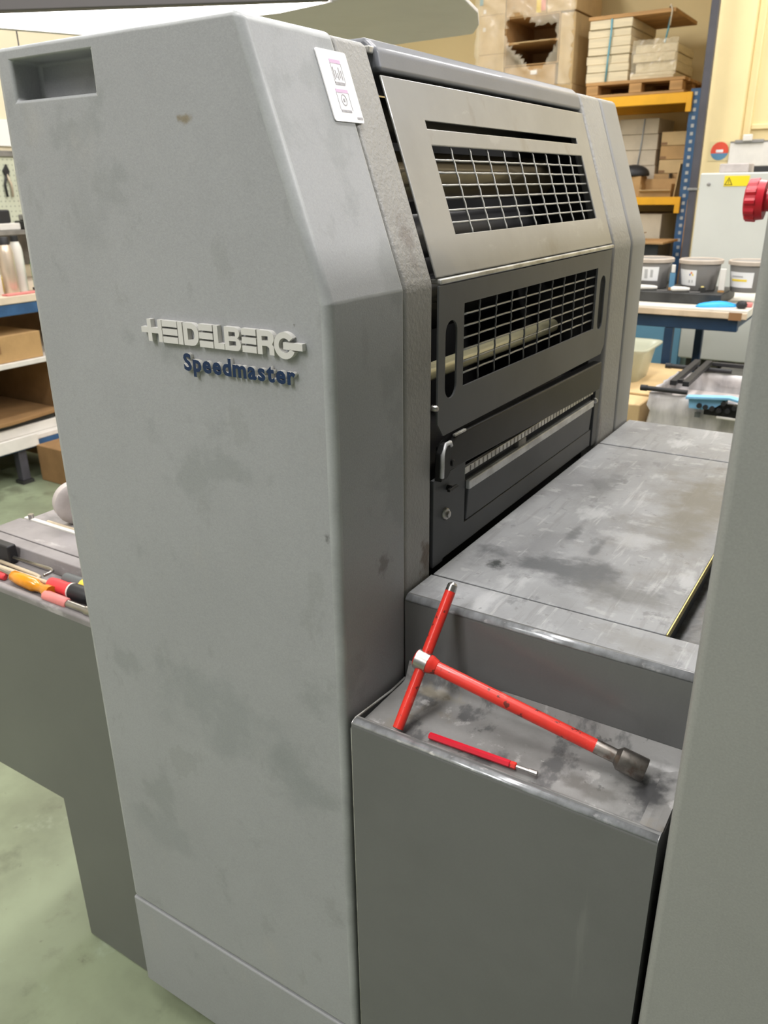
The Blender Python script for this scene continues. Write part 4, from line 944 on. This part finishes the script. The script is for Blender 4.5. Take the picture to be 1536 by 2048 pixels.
# cartons to the left of crate
t = thing('cardboard_box', 'brown carton beside the bagged crate with tape at its corner', 'box', (-.88, 3.1, 0), 'cartons beside the crate')
box('body', -1.30, -.735, 2.86, 3.50, .0, .795, m_card2, t, bevel=.006); box('tape', -.80, -.757, 2.8585, 2.88, .60, .70, m_tape, t)
tag(box('cardboard_sheet', -1.25, -.712, 3.0, 3.58, .797, .803, m_card2, None), 'flat brown cardboard sheet lying on the carton under the cloudy tub', 'cardboard')
TU = thing('plastic_tub', 'cloudy translucent plastic tub standing on cardboard', 'tub', (-.98, 3.35, .804))
bm = bmesh.new(); rr_ = []
for (hx, hy, z_) in ((.135, .10, .8045), (.155, .12, .915), (.175, .14, .932), (.175, .14, .940), (.165, .13, .937), (.148, .112, .912), (.125, .09, .812)):
    rr_.append([bm.verts.new((-.975+px, 3.25+py, z_)) for px, py in rrect(-hx, hx, -hy, hy, .04, 4)])
for A, B in zip(rr_, rr_[1:]):
    for i in range(len(A)): bm.faces.new((A[i], A[(i+1) % len(A)], B[(i+1) % len(A)], B[i]))
bm.faces.new(rr_[0]); bm.faces.new(rr_[-1])
from_bm('shell', bm, m_tub, TU, smooth=True)
tag(box('cardboard_box', -.915, -.855, 3.02, 3.10, .804, .845, m_card, None, bevel=.004), 'small brown carton in front of the cloudy tub', 'box', 'cartons beside the crate')
tag(box('wooden_crate', -.70, -.30, 3.72, 4.20, .0, .70, m_machmid, None, bevel=.006), 'low grey brown chest under the ink table', 'chest')

# ---------------------------------------------------------------- workbench at the left
WB = thing('workbench', 'long workbench with pale top, blue frame and open shelves by pegboard wall', 'workbench', (-4.45, 2.6, 0))
box('top', -4.88, -4.0, .9, 4.6, .985, 1.025, mat('bench_top', (.74, .62, .48), .5, var=.15, vscale=5), WB, bevel=.004)
box('front_rail', -4.035, -4.005, .93, 4.57, .925, .9845, m_blue, WB, bevel=.004)
box('shelf', -4.85, -4.0, .93, 4.57, .655, .682, m_sheet, WB, bevel=.003)
box('lower_shelf', -4.85, -4.01, .93, 2.80, .235, .262, m_sheet, WB, bevel=.003); box('lower_rail', -4.04, -4.012, .93, 2.80, .195, .2345, m_blue, WB, bevel=.003)
box('back_panel', -4.87, -4.855, .93, 4.57, .20, .98, m_carddark, WB)
for y in (1.0, 2.50, 4.45):
    for x in (-4.075, -4.84): 
        lg_ = box('leg', x, x+.05, y, y+.05, .02, .194 if x > -4.5 else .92, m_post, WB, bevel=.003); box('foot', x-.01, x+.06, y-.01, y+.06, 0, .0195, m_machdark, lg_)
for y in (.96, 2.86, 4.5): box('divider', -4.84, -4.06, y, y+.015, .2625 if y < 2.8 else .02, .6545, m_carddark, WB)
for y in (.96, 4.5): box('divider', -4.84, -4.06, y, y+.015, .6825, .984, m_carddark, WB)
tag(box('cardboard_tray', -4.60, -4.02, 2.2, 2.76, .683, .825, m_card, None, bevel=.004), 'brown carton on the upper shelf of the workbench', 'box')
tag(box('tape_patch', -4.022, -4.0185, 2.46, 2.51, .735, .826, m_tape, None), 'parcel tape strip on the workbench carton front', 'tape')
tag(box('orange_folder', -4.5, -4.08, 2.25, 2.52, .8265, .845, mat('orange_card', (.45, .12, .03), .6), None, bevel=.003), 'flat orange folder on the workbench carton', 'folder')
tag(box('board_stack', -4.75, -4.06, 2.0, 2.82, .2625, .315, m_sheet, None, bevel=.004), 'stack of white boards on the lower workbench shelf', 'board')
o = extr('curved_board', [(-4.70, 1.9), (-4.10, 1.95), (-4.03, 2.2), (-4.02, 2.5), (-4.06, 2.83), (-4.70, 2.84)], [], XY(.345), .022, m_carddark, None, bevel=.004); tag(o, 'brown curved board on the white stack in the workbench', 'board')
tag(box('green_board', -4.72, -4.07, 2.0, 2.80, .3155, .3445, m_machdark, None, bevel=.003), 'dark green board between white stack and brown curved board', 'board')
tag(box('white_paper', -4.008, -3.996, 2.28, 2.62, .205, .275, m_sheet, None, bevel=.003), 'white paper bundle hanging over the lower workbench shelf', 'paper')
tag(box('cardboard_box', -4.00, -3.72, 2.60, 2.95, 0, .21, m_carddark, None, bevel=.005), 'dark brown carton on the green floor beside the workbench leg', 'box')
# on the bench
t = thing('steel_flask', 'tan steel vacuum flask with black cap on the workbench', 'flask', (-4.15, 2.70, 1.026), 'things on the workbench')
lathe('body', (-4.12, 2.705, 1.026), (0, 0, 1), [(0, .036), (.004, .039), (.21, .039), (.235, .034), (.25, .028)], m_flask, t, seg=24); lathe('cap', (-4.12, 2.705, 1.276), (0, 0, 1), [(0, .028), (.035, .028), (.04, .024)], m_blackrub, t, seg=20)
t = thing('steel_flask', 'white slim flask beside the tan one on the workbench', 'flask', (-4.15, 2.775, 1.026), 'things on the workbench')
lathe('body', (-4.15, 2.79, 1.026), (0, 0, 1), [(0, .030), (.004, .032), (.22, .032), (.245, .026), (.262, .02)], m_sheet, t, seg=24); lathe('cap', (-4.15, 2.79, 1.288), (0, 0, 1), [(0, .022), (.03, .022)], m_blackrub, t, seg=16)
t = thing('green_bottle', 'green glass bottle with white cap on the workbench', 'bottle', (-4.10, 2.87, 1.026), 'things on the workbench')
lathe('body', (-4.10, 2.870, 1.026), (0, 0, 1), [(0, .030), (.005, .034), (.15, .034), (.19, .020), (.24, .013), (.27, .013)], m_green, t, seg=20); lathe('cap', (-4.10, 2.870, 1.297), (0, 0, 1), [(0, .016), (.02, .016)], m_sheet, t, seg=14)
tag(box('yellow_packet', -4.28, -4.20, 2.66, 2.80, 1.026, 1.10, m_yprint, None, bevel=.004), 'yellow packet standing behind the flasks', 'packet', 'things on the workbench')
tag(lathe('paper_roll', (-4.12, 2.615, 1.026), (0, 0, 1), [(0, .03), (.004, .033), (.10, .033), (.104, .03)], m_sheet, None, seg=20), 'white paper roll beside the tan flask', 'roll', 'things on the workbench')
tag(box('pink_folder', -4.06, -4.005, 2.60, 2.86, 1.0255, 1.034, m_pink, None, bevel=.002), 'faded pink folder at the workbench front edge', 'folder', 'things on the workbench')
tag(box('black_pen_case', -4.075, -4.045, 2.80, 2.93, 1.0345, 1.05, m_blackrub, None, bevel=.003), 'black pen case on the pink folder', 'case', 'things on the workbench')
# shelf and pegboard on the left wall
SH = thing('wall_shelf', 'grey metal shelf on the wall above the workbench', 'shelf', (-4.7, 3.0, 1.27))
box('board', -4.895, -4.55, 1.2, 4.2, 1.30, 1.325, m_machmid, SH, bevel=.003); box('back_plate', -4.897, -4.885, 1.2, 4.2, 1.10, 1.2995, m_machmid, SH)
for y in (1.5, 2.9, 4.0): box('bracket', -4.884, -4.60, y, y+.02, 1.26, 1.2995, m_machdark, SH)
t = thing('box_tool', 'white and black hand tool on the wall shelf', 'tool', (-4.65, 3.1, 1.326), 'things on the wall shelf')
box('base', -4.70, -4.58, 3.0, 3.14, 1.326, 1.365, m_sheet, t, bevel=.006); box('grip', -4.70, -4.60, 3.02, 3.10, 1.3655, 1.44, m_blackrub, t, bevel=.01)
t = thing('box_tool', 'dark clamp with grey jaws on the wall shelf', 'tool', (-4.65, 3.3, 1.326), 'things on the wall shelf')
box('jaw', -4.70, -4.58, 3.18, 3.34, 1.326, 1.375, m_machdark, t, bevel=.008); box('jaw', -4.68, -4.60, 3.20, 3.28, 1.3755, 1.41, m_clip, t, bevel=.006)
PG = thing('pegboard', 'pale green perforated pegboard on the wall above the workbench', 'pegboard', (-4.89, 2.9, 1.34))
box('panel', -4.897, -4.886, 1.3, 4.4, 1.34, 1.74, m_peg, PG); box('top_rail', -4.897, -4.875, 1.3, 4.4, 1.741, 1.775, m_machmid, PG, bevel=.003)
bm = bmesh.new()
for i in range(24):
    for j in range(13): bm_box(bm, -4.8862, -4.8855, 3.0+.03*i, 3.008+.03*i, 1.36+.03*j, 1.368+.03*j)
ph = from_bm('peg_hole', bm, m_peghole, PG); ph['kind'] = 'stuff'
tag(box('white_board', -4.898, -4.885, 1.3, 4.4, 1.80, 1.95, m_fit, None, bevel=.003), 'white panel strip on the wall above the pegboard', 'panel')
t = thing('pliers', 'black handled pliers hanging on the pegboard', 'pliers', (-4.87, 3.3, 1.5), 'tools on the pegboard')
extr('head', [(3.285, 1.66), (3.315, 1.70), (3.33, 1.655), (3.318, 1.63), (3.296, 1.63)], [], lambda u, v, d: (-4.8848+d, u, v), .015, m_blackrub, t, bevel=.003)
for s in (-1, 1): tube('handle', [(-4.874, 3.305, 1.64), (-4.874, 3.305+s*.022, 1.58), (-4.874, 3.305+s*.018, 1.51)], .007, m_rod if s > 0 else m_blackrub, t, seg=8)
t = thing('hacksaw', 'hacksaw with red grip hanging on the pegboard', 'saw', (-4.87, 3.42, 1.5), 'tools on the pegboard')
tube('frame', [(-4.876, 3.385, 1.50), (-4.876, 3.385, 1.66), (-4.876, 3.41, 1.665), (-4.876, 3.43, 1.66)], .006, m_blackrub, t, seg=8); box('grip', -4.885, -4.865, 3.385, 3.415, 1.46, 1.50, m_driverred, t, bevel=.005); box('blade', -4.879, -4.877, 3.415, 3.43, 1.50, 1.66, m_clip, t)
